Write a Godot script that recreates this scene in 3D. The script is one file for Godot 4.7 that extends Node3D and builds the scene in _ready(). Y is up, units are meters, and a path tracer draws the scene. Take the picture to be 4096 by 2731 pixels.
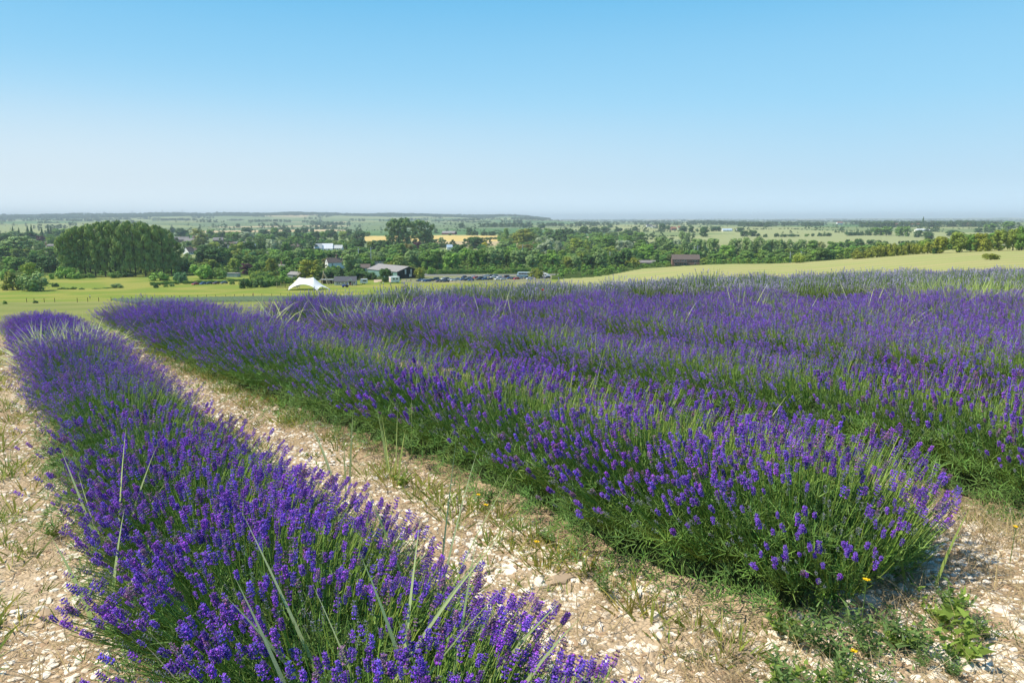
extends Node3D
# A lavender field on a chalk hillside above a farmed valley. Positions are compass-like: azimuth in degrees (0 = straight ahead, right positive) and metres from the path where one stands.

const EYE := 1.65
const KNOTS := [0.0, 6, 12, 16, 20, 24, 30, 40, 50, 70, 100, 140, 190, 240, 300, 360, 420, 490, 540, 600, 800, 1000, 1300, 1650, 2000, 2600, 3500, 5600, 8000, 9600, 12000, 15000, 19000]
const BEARINGS := [-36.0, -18.0, 0.0, 5.0, 18.0, 36.0]
# ground profile along each bearing, relative to eye height
const PROFILES := [
	"-1.65,-1.95,-2.27,-2.6,-3.1,-3.75,-4.8,-6.4,-8,-10.8,-14,-18.2,-23,-27,-32,-34.8,-36.2,-37,-37.4,-37.6,-38,-38,-38,-38,-37.5,-36,-25,-6,42,34,-15,-10,0",
	"-1.65,-1.91,-2.18,-2.38,-2.75,-3.3,-4.2,-5.7,-7.2,-9.8,-13,-17,-21.8,-26,-31,-34.7,-36.2,-37,-37.4,-37.6,-38,-38,-38,-37.5,-36.5,-34,-23,-4,60,46,-15,-10,0",
	"-1.65,-1.89,-2.12,-2.3,-2.53,-2.85,-3.6,-5,-6.3,-8.6,-11.8,-15.8,-20.5,-24.8,-29.5,-33.5,-35.8,-37,-37.4,-37.6,-38,-38,-37,-35,-33,-28,-20,-6,32,12,-15,-10,0",
	"-1.65,-1.89,-2.11,-2.28,-2.5,-2.8,-3.45,-4.7,-5.9,-8.1,-11.2,-15,-19.6,-23.8,-28.4,-32.2,-34.9,-36.6,-37.2,-37.6,-38,-38,-37,-35,-33,-29,-25,-24,-24,-22,-12,0,0",
	"-1.65,-1.86,-2.05,-2.2,-2.38,-2.6,-3.0,-3.75,-4.5,-6.6,-9.5,-13,-17,-20.2,-23,-25.3,-27.2,-29.2,-31.5,-34,-37,-38,-37,-33,-29,-23,-23,-24,-24,-20,-8,12,0",
	"-1.65,-1.83,-2.0,-2.12,-2.25,-2.42,-2.75,-3.3,-3.9,-5.1,-6.7,-8.9,-11.2,-13,-14.8,-16,-16.8,-17.3,-18.8,-23,-33,-36.5,-36,-28.5,-24,-18.5,-21,-24,-24,-16,0,38,0",
]
const ROW_TURN := -35.6                       # bearing along which the lavender rows run
var along := Vector2(sin(deg_to_rad(ROW_TURN)), -cos(deg_to_rad(ROW_TURN)))   # (x, z)
var across := Vector2(cos(deg_to_rad(ROW_TURN)), sin(deg_to_rad(ROW_TURN)))

var rng := RandomNumberGenerator.new()
var knots := PackedFloat64Array()
var prof: Array[PackedFloat64Array] = []
var grad: Array[PackedFloat64Array] = []
var wave := FastNoiseLite.new()
var grain := FastNoiseLite.new()
var patch := FastNoiseLite.new()
var used := {}
var M := {}
var shapes := {}

# ---------------------------------------------------------------- ground height
func ground_setup():
	for k in KNOTS: knots.append(k)
	for line in PROFILES:
		var y := PackedFloat64Array()
		for t in line.split(","): y.append(float(t))
		var m := PackedFloat64Array()
		m.resize(y.size())
		for i in range(1, y.size() - 1):
			var a := (y[i] - y[i - 1]) / (knots[i] - knots[i - 1])
			var b := (y[i + 1] - y[i]) / (knots[i + 1] - knots[i])
			m[i] = 0.0 if a * b <= 0 else 2 * a * b / (a + b)
		m[0] = (y[1] - y[0]) / (knots[1] - knots[0])
		prof.append(y)
		grad.append(m)
	wave.seed = 11; wave.frequency = 1.0; wave.fractal_octaves = 2
	grain.seed = 5; grain.frequency = 1.0; grain.fractal_octaves = 3
	patch.seed = 23; patch.frequency = 1.0; patch.fractal_octaves = 2

func profile(c: int, d: float, i: int) -> float:
	var y := prof[c]
	var m := grad[c]
	var h := knots[i + 1] - knots[i]
	var t := clampf((d - knots[i]) / h, 0.0, 1.0)
	var t2 := t * t
	var t3 := t2 * t
	return (2 * t3 - 3 * t2 + 1) * y[i] + (t3 - 2 * t2 + t) * h * m[i] + (3 * t2 - 2 * t3) * y[i + 1] + (t3 - t2) * h * m[i + 1]

func height(x: float, z: float) -> float:
	var r := sqrt(x * x + z * z)
	if r < 1e-4: return 0.0
	var az := rad_to_deg(atan2(x, -z))
	var c := clampf(az, -36.0, 36.0)
	var d := r * cos(deg_to_rad(c))
	var k := 0
	while k < BEARINGS.size() - 2 and c > BEARINGS[k + 1]: k += 1
	var t: float = (c - BEARINGS[k]) / (BEARINGS[k + 1] - BEARINGS[k])
	t = t * t * (3 - 2 * t)
	var i := clampi(knots.bsearch(d, false) - 1, 0, knots.size() - 2)
	var e := lerpf(profile(k, d, i), profile(k + 1, d, i), t)
	var back := smoothstep(60.0, 150.0, absf(az))
	if back > 0: e = lerpf(e, -EYE + 0.035 * minf(r, 300.0), back)
	if r > 2200: e += 15.0 * smoothstep(2400, 5200, r) * wave.get_noise_2d(x / 800.0, z / 800.0)
	return e + EYE

func soil(x: float, z: float) -> float:        # with clods and wheel marks close by
	var r := sqrt(x * x + z * z)
	var y := height(x, z)
	if r < 40: y += (0.022 * grain.get_noise_2d(x * 1.3, z * 1.3) + 0.012 * grain.get_noise_2d(x * 6.0 + 40, z * 6.0)) * smoothstep(40, 20, r)
	return y

func at(az: float, d: float) -> Vector3:
	var a := deg_to_rad(az)
	var x := sin(a) * d
	var z := -cos(a) * d
	return Vector3(x, height(x, z), z)

func in_row(s: float, p: float) -> Vector2:
	return along * s + across * p

# ---------------------------------------------------------------- naming
func numbered(called: String) -> String:
	var n: int = used.get(called, 0)
	used[called] = n + 1
	return called if n == 0 else "%s_%03d" % [called, n]

func tag(o: Node, label: String, category := "", group := "", kind := ""):
	if label: o.set_meta("label", label)
	if category: o.set_meta("category", category)
	if group: o.set_meta("group", group)
	if kind: o.set_meta("kind", kind)
	return o

func thing(called: String, where: Vector3, turn := 0.0, label := "", category := "", group := "") -> Node3D:
	var o := Node3D.new()
	o.name = numbered(called)
	o.position = where
	o.rotation.y = deg_to_rad(turn)
	add_child(o)
	tag(o, label, category, group)
	return o

func part(called: String, mesh: Mesh, mat: Material, parent: Node, where := Vector3.ZERO) -> MeshInstance3D:
	var o := MeshInstance3D.new()
	o.name = called if parent != self else numbered(called)
	o.mesh = mesh
	o.position = where
	if mat: o.material_override = mat
	parent.add_child(o, true)
	return o

func copy(o: Node3D, where: Vector3, turn := 0.0) -> Node3D:
	var c: Node3D = o.duplicate()
	c.name = numbered(str(o.get_meta("kin", o.name)))
	c.position = where
	c.rotation.y = deg_to_rad(turn)
	add_child(c)
	return c

func strew(called: String, mesh: Mesh, mat: Material, parent: Node, buf: PackedFloat32Array) -> MultiMeshInstance3D:
	var mm := MultiMesh.new()
	mm.transform_format = MultiMesh.TRANSFORM_3D
	mm.use_colors = true
	mm.mesh = mesh
	mm.instance_count = buf.size() / 16
	mm.buffer = buf
	var o := MultiMeshInstance3D.new()
	o.name = called if parent != self else numbered(called)
	o.multimesh = mm
	o.material_override = mat
	o.set_meta("kind", "stuff")
	parent.add_child(o, true)
	return o

func push(buf: PackedFloat32Array, b: Basis, o: Vector3, c: Color):
	buf.append_array(PackedFloat32Array([b.x.x, b.y.x, b.z.x, o.x, b.x.y, b.y.y, b.z.y, o.y, b.x.z, b.y.z, b.z.z, o.z, c.r, c.g, c.b, c.a]))

func upright(dir: Vector3, spin: float) -> Basis:   # y along dir
	var y := dir.normalized()
	var x := y.cross(Vector3(sin(spin), 0.13, cos(spin))).normalized()
	return Basis(x, y, x.cross(y))

# ---------------------------------------------------------------- materials
func lin(r: float, g: float, b: float) -> Color:
	return Color(r, g, b).linear_to_srgb()

func mat(called: String, c: Color, rough := 0.85, tinted := false, glow_through := 0.0) -> StandardMaterial3D:
	if M.has(called): return M[called]
	var m := StandardMaterial3D.new()
	m.resource_name = called
	m.albedo_color = c
	m.roughness = rough
	m.metallic_specular = 0.3
	m.vertex_color_use_as_albedo = tinted
	m.cull_mode = BaseMaterial3D.CULL_DISABLED
	if glow_through > 0:
		m.backlight_enabled = true
		m.backlight = Color(glow_through, glow_through, glow_through)
	M[called] = m
	return m

func mottle(seed_: int, freq: float, lo: float, hi: float, size := 256, octaves := 4) -> Texture2D:
	var n := FastNoiseLite.new()
	n.seed = seed_; n.frequency = freq; n.fractal_octaves = octaves; n.fractal_gain = 0.6
	var t := NoiseTexture2D.new()
	t.width = size; t.height = size; t.seamless = true; t.noise = n; t.normalize = true
	var g := Gradient.new()
	g.set_color(0, Color(lo, lo, lo).linear_to_srgb()); g.set_color(1, Color(hi, hi, hi).linear_to_srgb())
	t.color_ramp = g
	return t

func field_mat(called: String, c: Color, tex: Texture2D, metres: float, rough := 0.95) -> StandardMaterial3D:
	var m := mat(called, c, rough, true)
	m.albedo_texture = tex
	m.uv1_triplanar = true
	m.uv1_world_triplanar = true
	m.uv1_scale = Vector3.ONE / metres
	m.specular_mode = BaseMaterial3D.SPECULAR_DISABLED
	return m

# ---------------------------------------------------------------- small meshes
func flat(v: PackedVector3Array, c := PackedColorArray()) -> ArrayMesh:
	var a := []
	a.resize(Mesh.ARRAY_MAX)
	a[Mesh.ARRAY_VERTEX] = v
	if c.size(): a[Mesh.ARRAY_COLOR] = c
	var m := ArrayMesh.new()
	m.add_surface_from_arrays(Mesh.PRIMITIVE_TRIANGLES, a)
	return m

func smooth(v: PackedVector3Array, c := PackedColorArray()) -> ArrayMesh:
	var st := SurfaceTool.new()
	st.begin(Mesh.PRIMITIVE_TRIANGLES)
	st.set_smooth_group(0)
	for i in v.size():
		if c.size(): st.set_color(c[i])
		st.add_vertex(v[i])
	st.index()
	st.generate_normals()
	return st.commit()

func tri(v: PackedVector3Array, c: PackedColorArray, a: Vector3, b: Vector3, d: Vector3, k: Color):
	v.append(a); v.append(b); v.append(d)
	c.append(k); c.append(k); c.append(k)

func quad(v: PackedVector3Array, c: PackedColorArray, p0: Vector3, p1: Vector3, p2: Vector3, p3: Vector3, k := Color.WHITE):
	tri(v, c, p0, p1, p2, k)
	tri(v, c, p0, p2, p3, k)

func box(v: PackedVector3Array, c: PackedColorArray, mid: Vector3, size: Vector3, b := Basis(), k := Color.WHITE):
	var h := size * 0.5
	var q: Array[Vector3] = []
	for i in 8:
		q.append(mid + b * Vector3(h.x if i & 1 else -h.x, h.y if i & 2 else -h.y, h.z if i & 4 else -h.z))
	for f in [[0, 2, 3, 1], [4, 5, 7, 6], [0, 1, 5, 4], [2, 6, 7, 3], [0, 4, 6, 2], [1, 3, 7, 5]]:
		quad(v, c, q[f[0]], q[f[1]], q[f[2]], q[f[3]], k)

func box_mesh(mid: Vector3, size: Vector3, turn := 0.0) -> ArrayMesh:
	var v := PackedVector3Array()
	var c := PackedColorArray()
	box(v, c, mid, size, Basis(Vector3.UP, turn))
	return flat(v)

func tube(v: PackedVector3Array, c: PackedColorArray, a: Vector3, b: Vector3, ra: float, rb: float, n := 6, k := Color.WHITE):
	var f := upright(b - a, 0.7)
	for i in n:
		var u := TAU * i / n
		var w := TAU * (i + 1) / n
		var du := f.x * cos(u) + f.z * sin(u)
		var dw := f.x * cos(w) + f.z * sin(w)
		quad(v, c, a + du * ra, b + du * rb, b + dw * rb, a + dw * ra, k)
		tri(v, c, b, b + dw * rb, b + du * rb, k)

func tube_mesh(a: Vector3, b: Vector3, ra: float, rb: float, n := 6) -> ArrayMesh:
	var v := PackedVector3Array()
	var c := PackedColorArray()
	tube(v, c, a, b, ra, rb, n)
	return flat(v)

func lump(v: PackedVector3Array, c: PackedColorArray, mid: Vector3, r: Vector3, k: Color, b := Basis()):   # eight-sided bud
	var q := [Vector3(r.x, 0, 0), Vector3(0, 0, r.z), Vector3(-r.x, 0, 0), Vector3(0, 0, -r.z)]
	for i in 4:
		tri(v, c, mid + b * q[i], mid + b * Vector3(0, r.y, 0), mid + b * q[(i + 1) % 4], k)
		tri(v, c, mid + b * q[(i + 1) % 4], mid - b * Vector3(0, r.y, 0), mid + b * q[i], k)

func blade(v: PackedVector3Array, c: PackedColorArray, foot: Vector3, dir: Vector3, length: float, width: float, droop: float, k: Color, n := 4, roll := INF):
	var side := dir.cross(Vector3.UP)
	if side.length() < 0.01: side = Vector3.RIGHT
	side = side.normalized().rotated(dir.normalized(), rng.randf() * 2.6 - 1.3 if roll == INF else roll)
	var p := foot
	var d := dir.normalized()
	var a := p - side * width * 0.5
	var b := p + side * width * 0.5
	for i in n:
		d = (d + Vector3.DOWN * droop / n).normalized()
		p += d * length / n
		var w := width * (1.0 - pow((i + 1.0) / n, 1.6))
		var e := p - side * w * 0.5
		var f := p + side * w * 0.5
		quad(v, c, a, e, f, b, k)
		a = e
		b = f

func stone_mesh(seed_: int) -> ArrayMesh:
	var g := RandomNumberGenerator.new()
	g.seed = seed_
	var t := (1.0 + sqrt(5.0)) / 2.0
	var p: Array[Vector3] = []
	for q in [Vector3(-1, t, 0), Vector3(1, t, 0), Vector3(-1, -t, 0), Vector3(1, -t, 0), Vector3(0, -1, t), Vector3(0, 1, t), Vector3(0, -1, -t), Vector3(0, 1, -t), Vector3(t, 0, -1), Vector3(t, 0, 1), Vector3(-t, 0, -1), Vector3(-t, 0, 1)]:
		p.append(q.normalized())
	var f := [[0, 11, 5], [0, 5, 1], [0, 1, 7], [0, 7, 10], [0, 10, 11], [1, 5, 9], [5, 11, 4], [11, 10, 2], [10, 7, 6], [7, 1, 8], [3, 9, 4], [3, 4, 2], [3, 2, 6], [3, 6, 8], [3, 8, 9], [4, 9, 5], [2, 4, 11], [6, 2, 10], [8, 6, 7], [9, 8, 1]]
	var lot := {}
	var v := PackedVector3Array()
	var c := PackedColorArray()
	var jag := func(q: Vector3) -> Vector3:
		var key := q.snapped(Vector3.ONE * 0.001)
		if not lot.has(key): lot[key] = q * g.randf_range(0.72, 1.12)
		var w: Vector3 = lot[key]
		return Vector3(w.x, clampf(w.y, -0.6, 0.62) * 0.62, w.z * 0.8)
	for i in f:
		var a := p[i[0]]
		var b := p[i[1]]
		var d := p[i[2]]
		var ab := (a + b).normalized()
		var bd := (b + d).normalized()
		var da := (d + a).normalized()
		for w in [[a, ab, da], [ab, b, bd], [da, bd, d], [ab, bd, da]]:
			tri(v, c, jag.call(w[0]), jag.call(w[2]), jag.call(w[1]), Color.WHITE)
	return flat(v)
# ---------------------------------------------------------------- fields
const LANDS := ["bare_soil_ground", "hillside_ground", "barley_field_ground", "meadow_ground", "car_park_ground", "road", "valley_ground", "golden_field_ground", "farmland_ground", "dirt_track_path"]

func crop_edge(az: float) -> float:
	var e := [[3.8, 450.0], [7.5, 478.0], [10.4, 540.0], [13.3, 535.0], [18.0, 505.0], [25.0, 492.0], [36.0, 492.0], [75.0, 480.0]]
	for i in range(1, e.size()):
		if az <= e[i][0]: return lerpf(e[i - 1][1], e[i][1], (az - e[i - 1][0]) / (e[i][0] - e[i - 1][0]))
	return 480.0

func land(x: float, z: float) -> int:
	var r := sqrt(x * x + z * z)
	var az := rad_to_deg(atan2(x, -z))
	var d := r * cos(deg_to_rad(clampf(az, -36, 36)))
	if absf(az) > 75: return 0 if r < 30 else 1
	if d < 19: return 0
	if az > 3.8 and d > 44 and d < crop_edge(az): return 2
	if az <= 3.8:
		if absf(az + 10.5 - 0.18 * sin(d * 0.16)) < 0.13 + 0.008 * (d - 425) and d > 427 and d < 452: return 9
		if az > -7.8 and d > 494 and d < 510: return 5
		if az > -8.6 and az < 3.2 and d > 424 and d < 496: return 4
		if az < -17.5 and d > 250 and d < 492: return 3
		if az >= -17.5 and d > 262 and d < 447: return 3
		if d < 262: return 1
	if r < 820: return 6
	if az > -11.4 and az < -0.5 and d > 1300 and d < 1690: return 7
	return 8

func cell(x: float, z: float) -> Vector4:      # parcel of farmland: two numbers that name it, distance to its edge, size
	var far := 1.0 if x * x + z * z < 3200.0 * 3200.0 else 1.3
	var t := 0.42
	var u := (x * cos(t) - z * sin(t)) + 90.0 * wave.get_noise_2d(x / 700.0, z / 700.0)
	var w := (x * sin(t) + z * cos(t)) + 90.0 * wave.get_noise_2d(x / 600.0 + 50, z / 600.0)
	var su := 420.0 * far
	var sw := 330.0 * far
	var b := floorf(w / sw)
	u += 170.0 * far * sin(b * 2.4)
	var a := floorf(u / su)
	var fu := u - a * su
	var fw := w - b * sw
	return Vector4(a, b, minf(minf(fu, su - fu), minf(fw, sw - fw)), far)

func dice(a: float, b: float, salt := 0.0) -> float:
	return fposmod(sin(a * 127.1 + b * 311.7 + salt * 74.7) * 43758.5453, 1.0)

func earth(kind: int, x: float, z: float) -> Color:
	var n := patch.get_noise_2d(x / 3.0, z / 3.0)
	var big := patch.get_noise_2d(x / 45.0, z / 45.0)
	match kind:
		0: return Color(0.82, 0.64, 0.43).lerp(Color(0.58, 0.42, 0.26), clampf(0.5 + n, 0, 1))
		1: return Color(0.20, 0.24, 0.075).lerp(Color(0.27, 0.28, 0.10), clampf(0.5 + big, 0, 1))
		2:
			var stripe := 0.5 + 0.5 * sin((x * 0.35 + z * 0.94) * 0.26)
			return Color(0.365, 0.385, 0.145).lerp(Color(0.41, 0.39, 0.165), clampf(0.5 + big * 1.5, 0, 1)) * (0.89 + 0.14 * stripe)
		3: return Color(0.215, 0.275, 0.055).lerp(Color(0.31, 0.31, 0.08), clampf(0.35 + big * 1.9 + 0.3 * sin((x * 0.3 + z) / 7.0), 0, 1))
		4: return Color(0.20, 0.22, 0.10).lerp(Color(0.30, 0.27, 0.18), clampf(0.4 + big, 0, 1))
		5: return Color(0.20, 0.20, 0.19)
		6: return Color(0.055, 0.09, 0.026).lerp(Color(0.13, 0.17, 0.045), clampf(0.3 + big, 0, 1))
		7: return Color(0.58, 0.43, 0.15).lerp(Color(0.64, 0.50, 0.20), clampf(0.5 + big, 0, 1))
		9: return Color(0.50, 0.40, 0.27)
	var k := cell(x, z)
	var az := rad_to_deg(atan2(x, -z))
	var q := dice(k.x, k.y)
	var c := Color(0.13, 0.215, 0.09)
	if az > 8.0 and x * x + z * z < 2700.0 * 2700.0: q = q * 0.45 + 0.3
	if q < 0.22: c = Color(0.10, 0.185, 0.075)
	elif q < 0.40: c = Color(0.20, 0.255, 0.11)
	elif q < 0.72: c = Color(0.27, 0.305, 0.135) if az < 8.0 else Color(0.31, 0.335, 0.155)
	elif q < 0.88: c = Color(0.165, 0.225, 0.115)
	elif q < 0.94: c = Color(0.50, 0.40, 0.23)
	return c * (0.93 + 0.14 * dice(k.x, k.y, 3.0))

func build_ground():
	var mats := []
	var soft := mottle(3, 0.03, 0.82, 1.12, 512)
	var fine := mottle(9, 0.06, 0.7, 1.2, 512, 5)
	var soil_m := field_mat("chalky_soil", Color.WHITE, soil_picture(), 1.7)
	soil_m.heightmap_enabled = true
	soil_m.heightmap_texture = mottle(31, 0.09, 0.0, 1.0, 512, 5)
	soil_m.heightmap_scale = 1.6
	mats.append(soil_m)
	mats.append(field_mat("rough_grass", Color.WHITE, fine, 3.0))
	mats.append(field_mat("ripening_barley", Color.WHITE, fine, 26.0))
	mats.append(field_mat("meadow_grass", Color.WHITE, fine, 22.0))
	mats.append(field_mat("trodden_grass", Color.WHITE, soft, 10.0))
	mats.append(field_mat("old_asphalt", Color.WHITE, soft, 6.0))
	mats.append(field_mat("valley_grass", Color.WHITE, fine, 30.0))
	mats.append(field_mat("golden_stubble", Color.WHITE, soft, 60.0))
	mats.append(field_mat("farmland", Color.WHITE, soft, 160.0))
	mats.append(field_mat("dirt", Color.WHITE, soft, 8.0))
	var azs := PackedFloat64Array()
	var a := -180.0
	while a < 180.0:
		azs.append(a)
		a += 0.3 if a >= -50.0 and a < 50.0 else 5.0
	azs.append(180.0)
	var rs := PackedFloat64Array()
	var r := 0.25
	while r < 18500:
		rs.append(r)
		r *= 1.022 if r < 20 else (1.03 if r < 200 else (1.014 if r < 3000 else 1.04))
	var na := azs.size()
	var nr := rs.size()
	var pos := PackedVector3Array()
	pos.resize(na * nr)
	for i in na:
		var s := sin(deg_to_rad(azs[i]))
		var c := -cos(deg_to_rad(azs[i]))
		for j in nr:
			var x := s * rs[j]
			var z := c * rs[j]
			pos[i * nr + j] = Vector3(x, soil(x, z), z)
	var nor := PackedVector3Array()
	nor.resize(na * nr)
	for i in na:
		for j in nr:
			var p := pos[mini(i + 1, na - 1) * nr + j] - pos[maxi(i - 1, 0) * nr + j]
			var q := pos[i * nr + mini(j + 1, nr - 1)] - pos[i * nr + maxi(j - 1, 0)]
			nor[i * nr + j] = p.cross(q).normalized() if p.cross(q).y > 0 else q.cross(p).normalized()
	var idx: Array[PackedInt32Array] = []
	var vv: Array[PackedVector3Array] = []
	var nn: Array[PackedVector3Array] = []
	var cc: Array[PackedColorArray] = []
	var map: Array[PackedInt32Array] = []
	for k in LANDS.size():
		idx.append(PackedInt32Array()); vv.append(PackedVector3Array()); nn.append(PackedVector3Array()); cc.append(PackedColorArray())
		var blank := PackedInt32Array()
		blank.resize(na * nr)
		blank.fill(-1)
		map.append(blank)
	for i in na - 1:
		for j in nr - 1:
			var q := [i * nr + j, (i + 1) * nr + j, (i + 1) * nr + j + 1, i * nr + j + 1]
			var mid := (pos[q[0]] + pos[q[2]]) * 0.5
			var k := land(mid.x, mid.z)
			for w in 4:
				var n: int = q[w]
				if map[k][n] < 0:
					map[k][n] = vv[k].size()
					vv[k].append(pos[n])
					nn[k].append(nor[n])
					cc[k].append(earth(k, pos[n].x, pos[n].z))
				q[w] = map[k][n]
			idx[k].append_array(PackedInt32Array([q[0], q[2], q[1], q[0], q[3], q[2]]))
	for k in LANDS.size():
		if idx[k].is_empty(): continue
		var arr := []
		arr.resize(Mesh.ARRAY_MAX)
		arr[Mesh.ARRAY_VERTEX] = vv[k]
		arr[Mesh.ARRAY_NORMAL] = nn[k]
		arr[Mesh.ARRAY_COLOR] = cc[k]
		arr[Mesh.ARRAY_INDEX] = idx[k]
		var m := ArrayMesh.new()
		m.add_surface_from_arrays(Mesh.PRIMITIVE_TRIANGLES, arr)
		tag(part(LANDS[k], m, mats[k], self), "", "", "", "structure")

func soil_picture() -> Texture2D:
	var n := 768
	var im := Image.create(n, n, false, Image.FORMAT_RGB8)
	im.fill(Color(0.80, 0.80, 0.80))
	var g := RandomNumberGenerator.new()
	g.seed = 77
	for i in 5200:                                   # clods and crumbs of the earth itself
		var w := g.randi_range(2, 9)
		var h := g.randi_range(2, 6)
		var s := g.randf_range(0.62, 0.95)
		im.fill_rect(Rect2i(g.randi_range(0, n - w), g.randi_range(0, n - h), w, h), Color(s, s * 0.98, s * 0.95))
	for i in 6500:                                   # grit
		var w := g.randi_range(1, 3)
		var s := g.randf_range(0.92, 1.0)
		im.fill_rect(Rect2i(g.randi_range(0, n - w), g.randi_range(0, n - w), w, g.randi_range(1, 3)), Color(s, s, s * 0.97))
	return ImageTexture.create_from_image(im)

# ---------------------------------------------------------------- sky
func sky_picture() -> Texture2D:
	var h := 360
	var w := 720
	var data := PackedFloat32Array()
	data.resize(w * h * 3)
	var stops := [[-90.0, Vector3(0.30, 0.34, 0.30)], [-1.0, Vector3(0.55, 0.70, 0.80)], [0.0, Vector3(0.64, 0.86, 1.03)], [1.2, Vector3(0.625, 0.84, 1.0)], [2.5, Vector3(0.57, 0.80, 0.97)], [5.2, Vector3(0.465, 0.755, 0.965)], [8.5, Vector3(0.345, 0.70, 0.97)], [12.0, Vector3(0.275, 0.635, 0.935)], [15.2, Vector3(0.19, 0.56, 0.895)], [19.0, Vector3(0.13, 0.48, 0.85)], [30.0, Vector3(0.065, 0.31, 0.69)], [60.0, Vector3(0.055, 0.21, 0.53)], [90.0, Vector3(0.045, 0.17, 0.46)]]
	for j in h:
		var e := 90.0 - (j + 0.5) * 180.0 / h
		var c: Vector3 = stops[0][1]
		for i in range(1, stops.size()):
			if e <= stops[i][0] or i == stops.size() - 1:
				var t: float = clampf((e - stops[i - 1][0]) / (stops[i][0] - stops[i - 1][0]), 0, 1)
				c = (stops[i - 1][1] as Vector3).lerp(stops[i][1], t)
				break
		for i in w:
			var az := ((i + 0.5) / w - 0.5) * 360.0            # 0 = ahead
			var pale := clampf((cos(deg_to_rad(az - 100.0)) + 0.25) / 0.9, 0, 1) * clampf(1.0 - absf(e) / 30.0, 0, 1)
			var low := 1.0 + 0.16 * smoothstep(3.0, 0.0, absf(e))
			var k := low * c.lerp(Vector3(0.80, 0.90, 0.96), pale * 0.85 * smoothstep(12.0, 2.0, e)) / 1.24
			var o := (j * w + i) * 3
			data[o] = k.x; data[o + 1] = k.y; data[o + 2] = k.z
	return ImageTexture.create_from_image(Image.create_from_data(w, h, false, Image.FORMAT_RGBF, data.to_byte_array()))
# ---------------------------------------------------------------- lavender
func spike_mesh(seed_: int, whorls: int, buds: int, petals: int) -> ArrayMesh:    # one flower head, 1 m tall, to be scaled to about 5 cm
	var g := RandomNumberGenerator.new()
	g.seed = seed_
	var v := PackedVector3Array()
	var c := PackedColorArray()
	for i in whorls:
		var y := 0.04 + 0.92 * i / (whorls - 1.0)
		if i == 0 and g.randf() < 0.5: y -= 0.14
		var r := 0.135 * (1.0 - 0.5 * pow(absf(y - 0.45) * 1.7, 2.0)) + 0.02
		for b in buds:
			var a := TAU * (b + 0.5 * (i % 2)) / buds + g.randf_range(-0.3, 0.3)
			var out := Vector3(cos(a), 0.55, sin(a)).normalized()
			var k := Color(0.112, 0.076, 0.38).lerp(Color(0.195, 0.082, 0.45), g.randf()) * g.randf_range(0.5, 1.5)
			lump(v, c, Vector3(cos(a) * r, y, sin(a) * r), Vector3(0.058, 0.115, 0.058) * g.randf_range(0.8, 1.2), k, upright(out, a))
			if g.randf() * buds < petals:
				var f := Color(0.40, 0.085, 0.78).lerp(Color(0.26, 0.10, 0.72), g.randf())
				var p := Vector3(cos(a) * (r + 0.10), y + 0.08, sin(a) * (r + 0.10))
				lump(v, c, p, Vector3(0.085, 0.035, 0.075) * g.randf_range(0.7, 1.2), f, upright(out, a + 1))
	return flat(v, c)

func stem_mesh(bent: float, leafy: bool) -> ArrayMesh:                              # 1 m long, up
	var v := PackedVector3Array()
	var c := PackedColorArray()
	var k := Color(0.215, 0.335, 0.064)
	var n := 3
	for i in n:
		var y0 := float(i) / n
		var y1 := float(i + 1) / n
		var a := Vector3(bent * sin(y0 * PI), y0, 0)
		var b := Vector3(bent * sin(y1 * PI), y1, 0)
		var ra := 0.0062 * (1.15 - 0.4 * y0)
		var rb := 0.0062 * (1.15 - 0.4 * y1)
		for s in 3:
			var u := TAU * s / 3.0
			var w := TAU * (s + 1) / 3.0
			quad(v, c, a + Vector3(cos(u), 0, sin(u)) * ra, b + Vector3(cos(u), 0, sin(u)) * rb, b + Vector3(cos(w), 0, sin(w)) * rb, a + Vector3(cos(w), 0, sin(w)) * ra, k)
	if leafy:
		for i in 7:
			var a := i * 2.4
			blade(v, c, Vector3(0, 0.08 + 0.07 * i, 0), Vector3(cos(a), 1.5, sin(a)), 0.26 - 0.02 * i, 0.024, 0.25, Color(0.155, 0.27, 0.062), 2)
	return flat(v, c)

func leaf_tuft(n: int, reach: float, k: Color, spread := 0.9, width := 0.006) -> ArrayMesh:
	var v := PackedVector3Array()
	var c := PackedColorArray()
	for i in n:
		var a := TAU * i / n + rng.randf() * 0.8
		var up := rng.randf_range(0.5, 1.6)
		blade(v, c, Vector3(cos(a), 0, sin(a)) * reach * 0.15, Vector3(cos(a) * spread, up, sin(a) * spread), reach * rng.randf_range(0.6, 1.15), width, rng.randf_range(0.0, 0.5), k * rng.randf_range(0.7, 1.3), 2)
	return flat(v, c)

func mound_mesh(foot: Callable, s0: float, s1: float, w: Callable, h: Callable, o: Vector3, shrink: float) -> ArrayMesh:
	var v := PackedVector3Array()
	var ring := []
	var n := maxi(4, int((s1 - s0) / 0.2))
	for i in n + 1:
		var s := lerpf(s0, s1, float(i) / n)
		var line := PackedVector3Array()
		for j in 9:
			var a := lerpf(-1.5, 1.5, j / 8.0)
			var ww: float = w.call(s)
			var hh: float = h.call(s)
			var b := 1.0 + 0.16 * wave.get_noise_2d(s * 3.0, a * 2.0 + o.x)
			var lat := ww * shrink * sin(a) * b
			var p: Vector3 = foot.call(s, lat)
			line.append(p + Vector3.UP * (hh * shrink * cos(a) * b - 0.02) - o)
		ring.append(line)
	for i in n:
		for j in 8:
			for q in [[i, j], [i, j + 1], [i + 1, j + 1], [i, j], [i + 1, j + 1], [i + 1, j]]: v.append(ring[q[0]][q[1]])
	return smooth(v)

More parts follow.
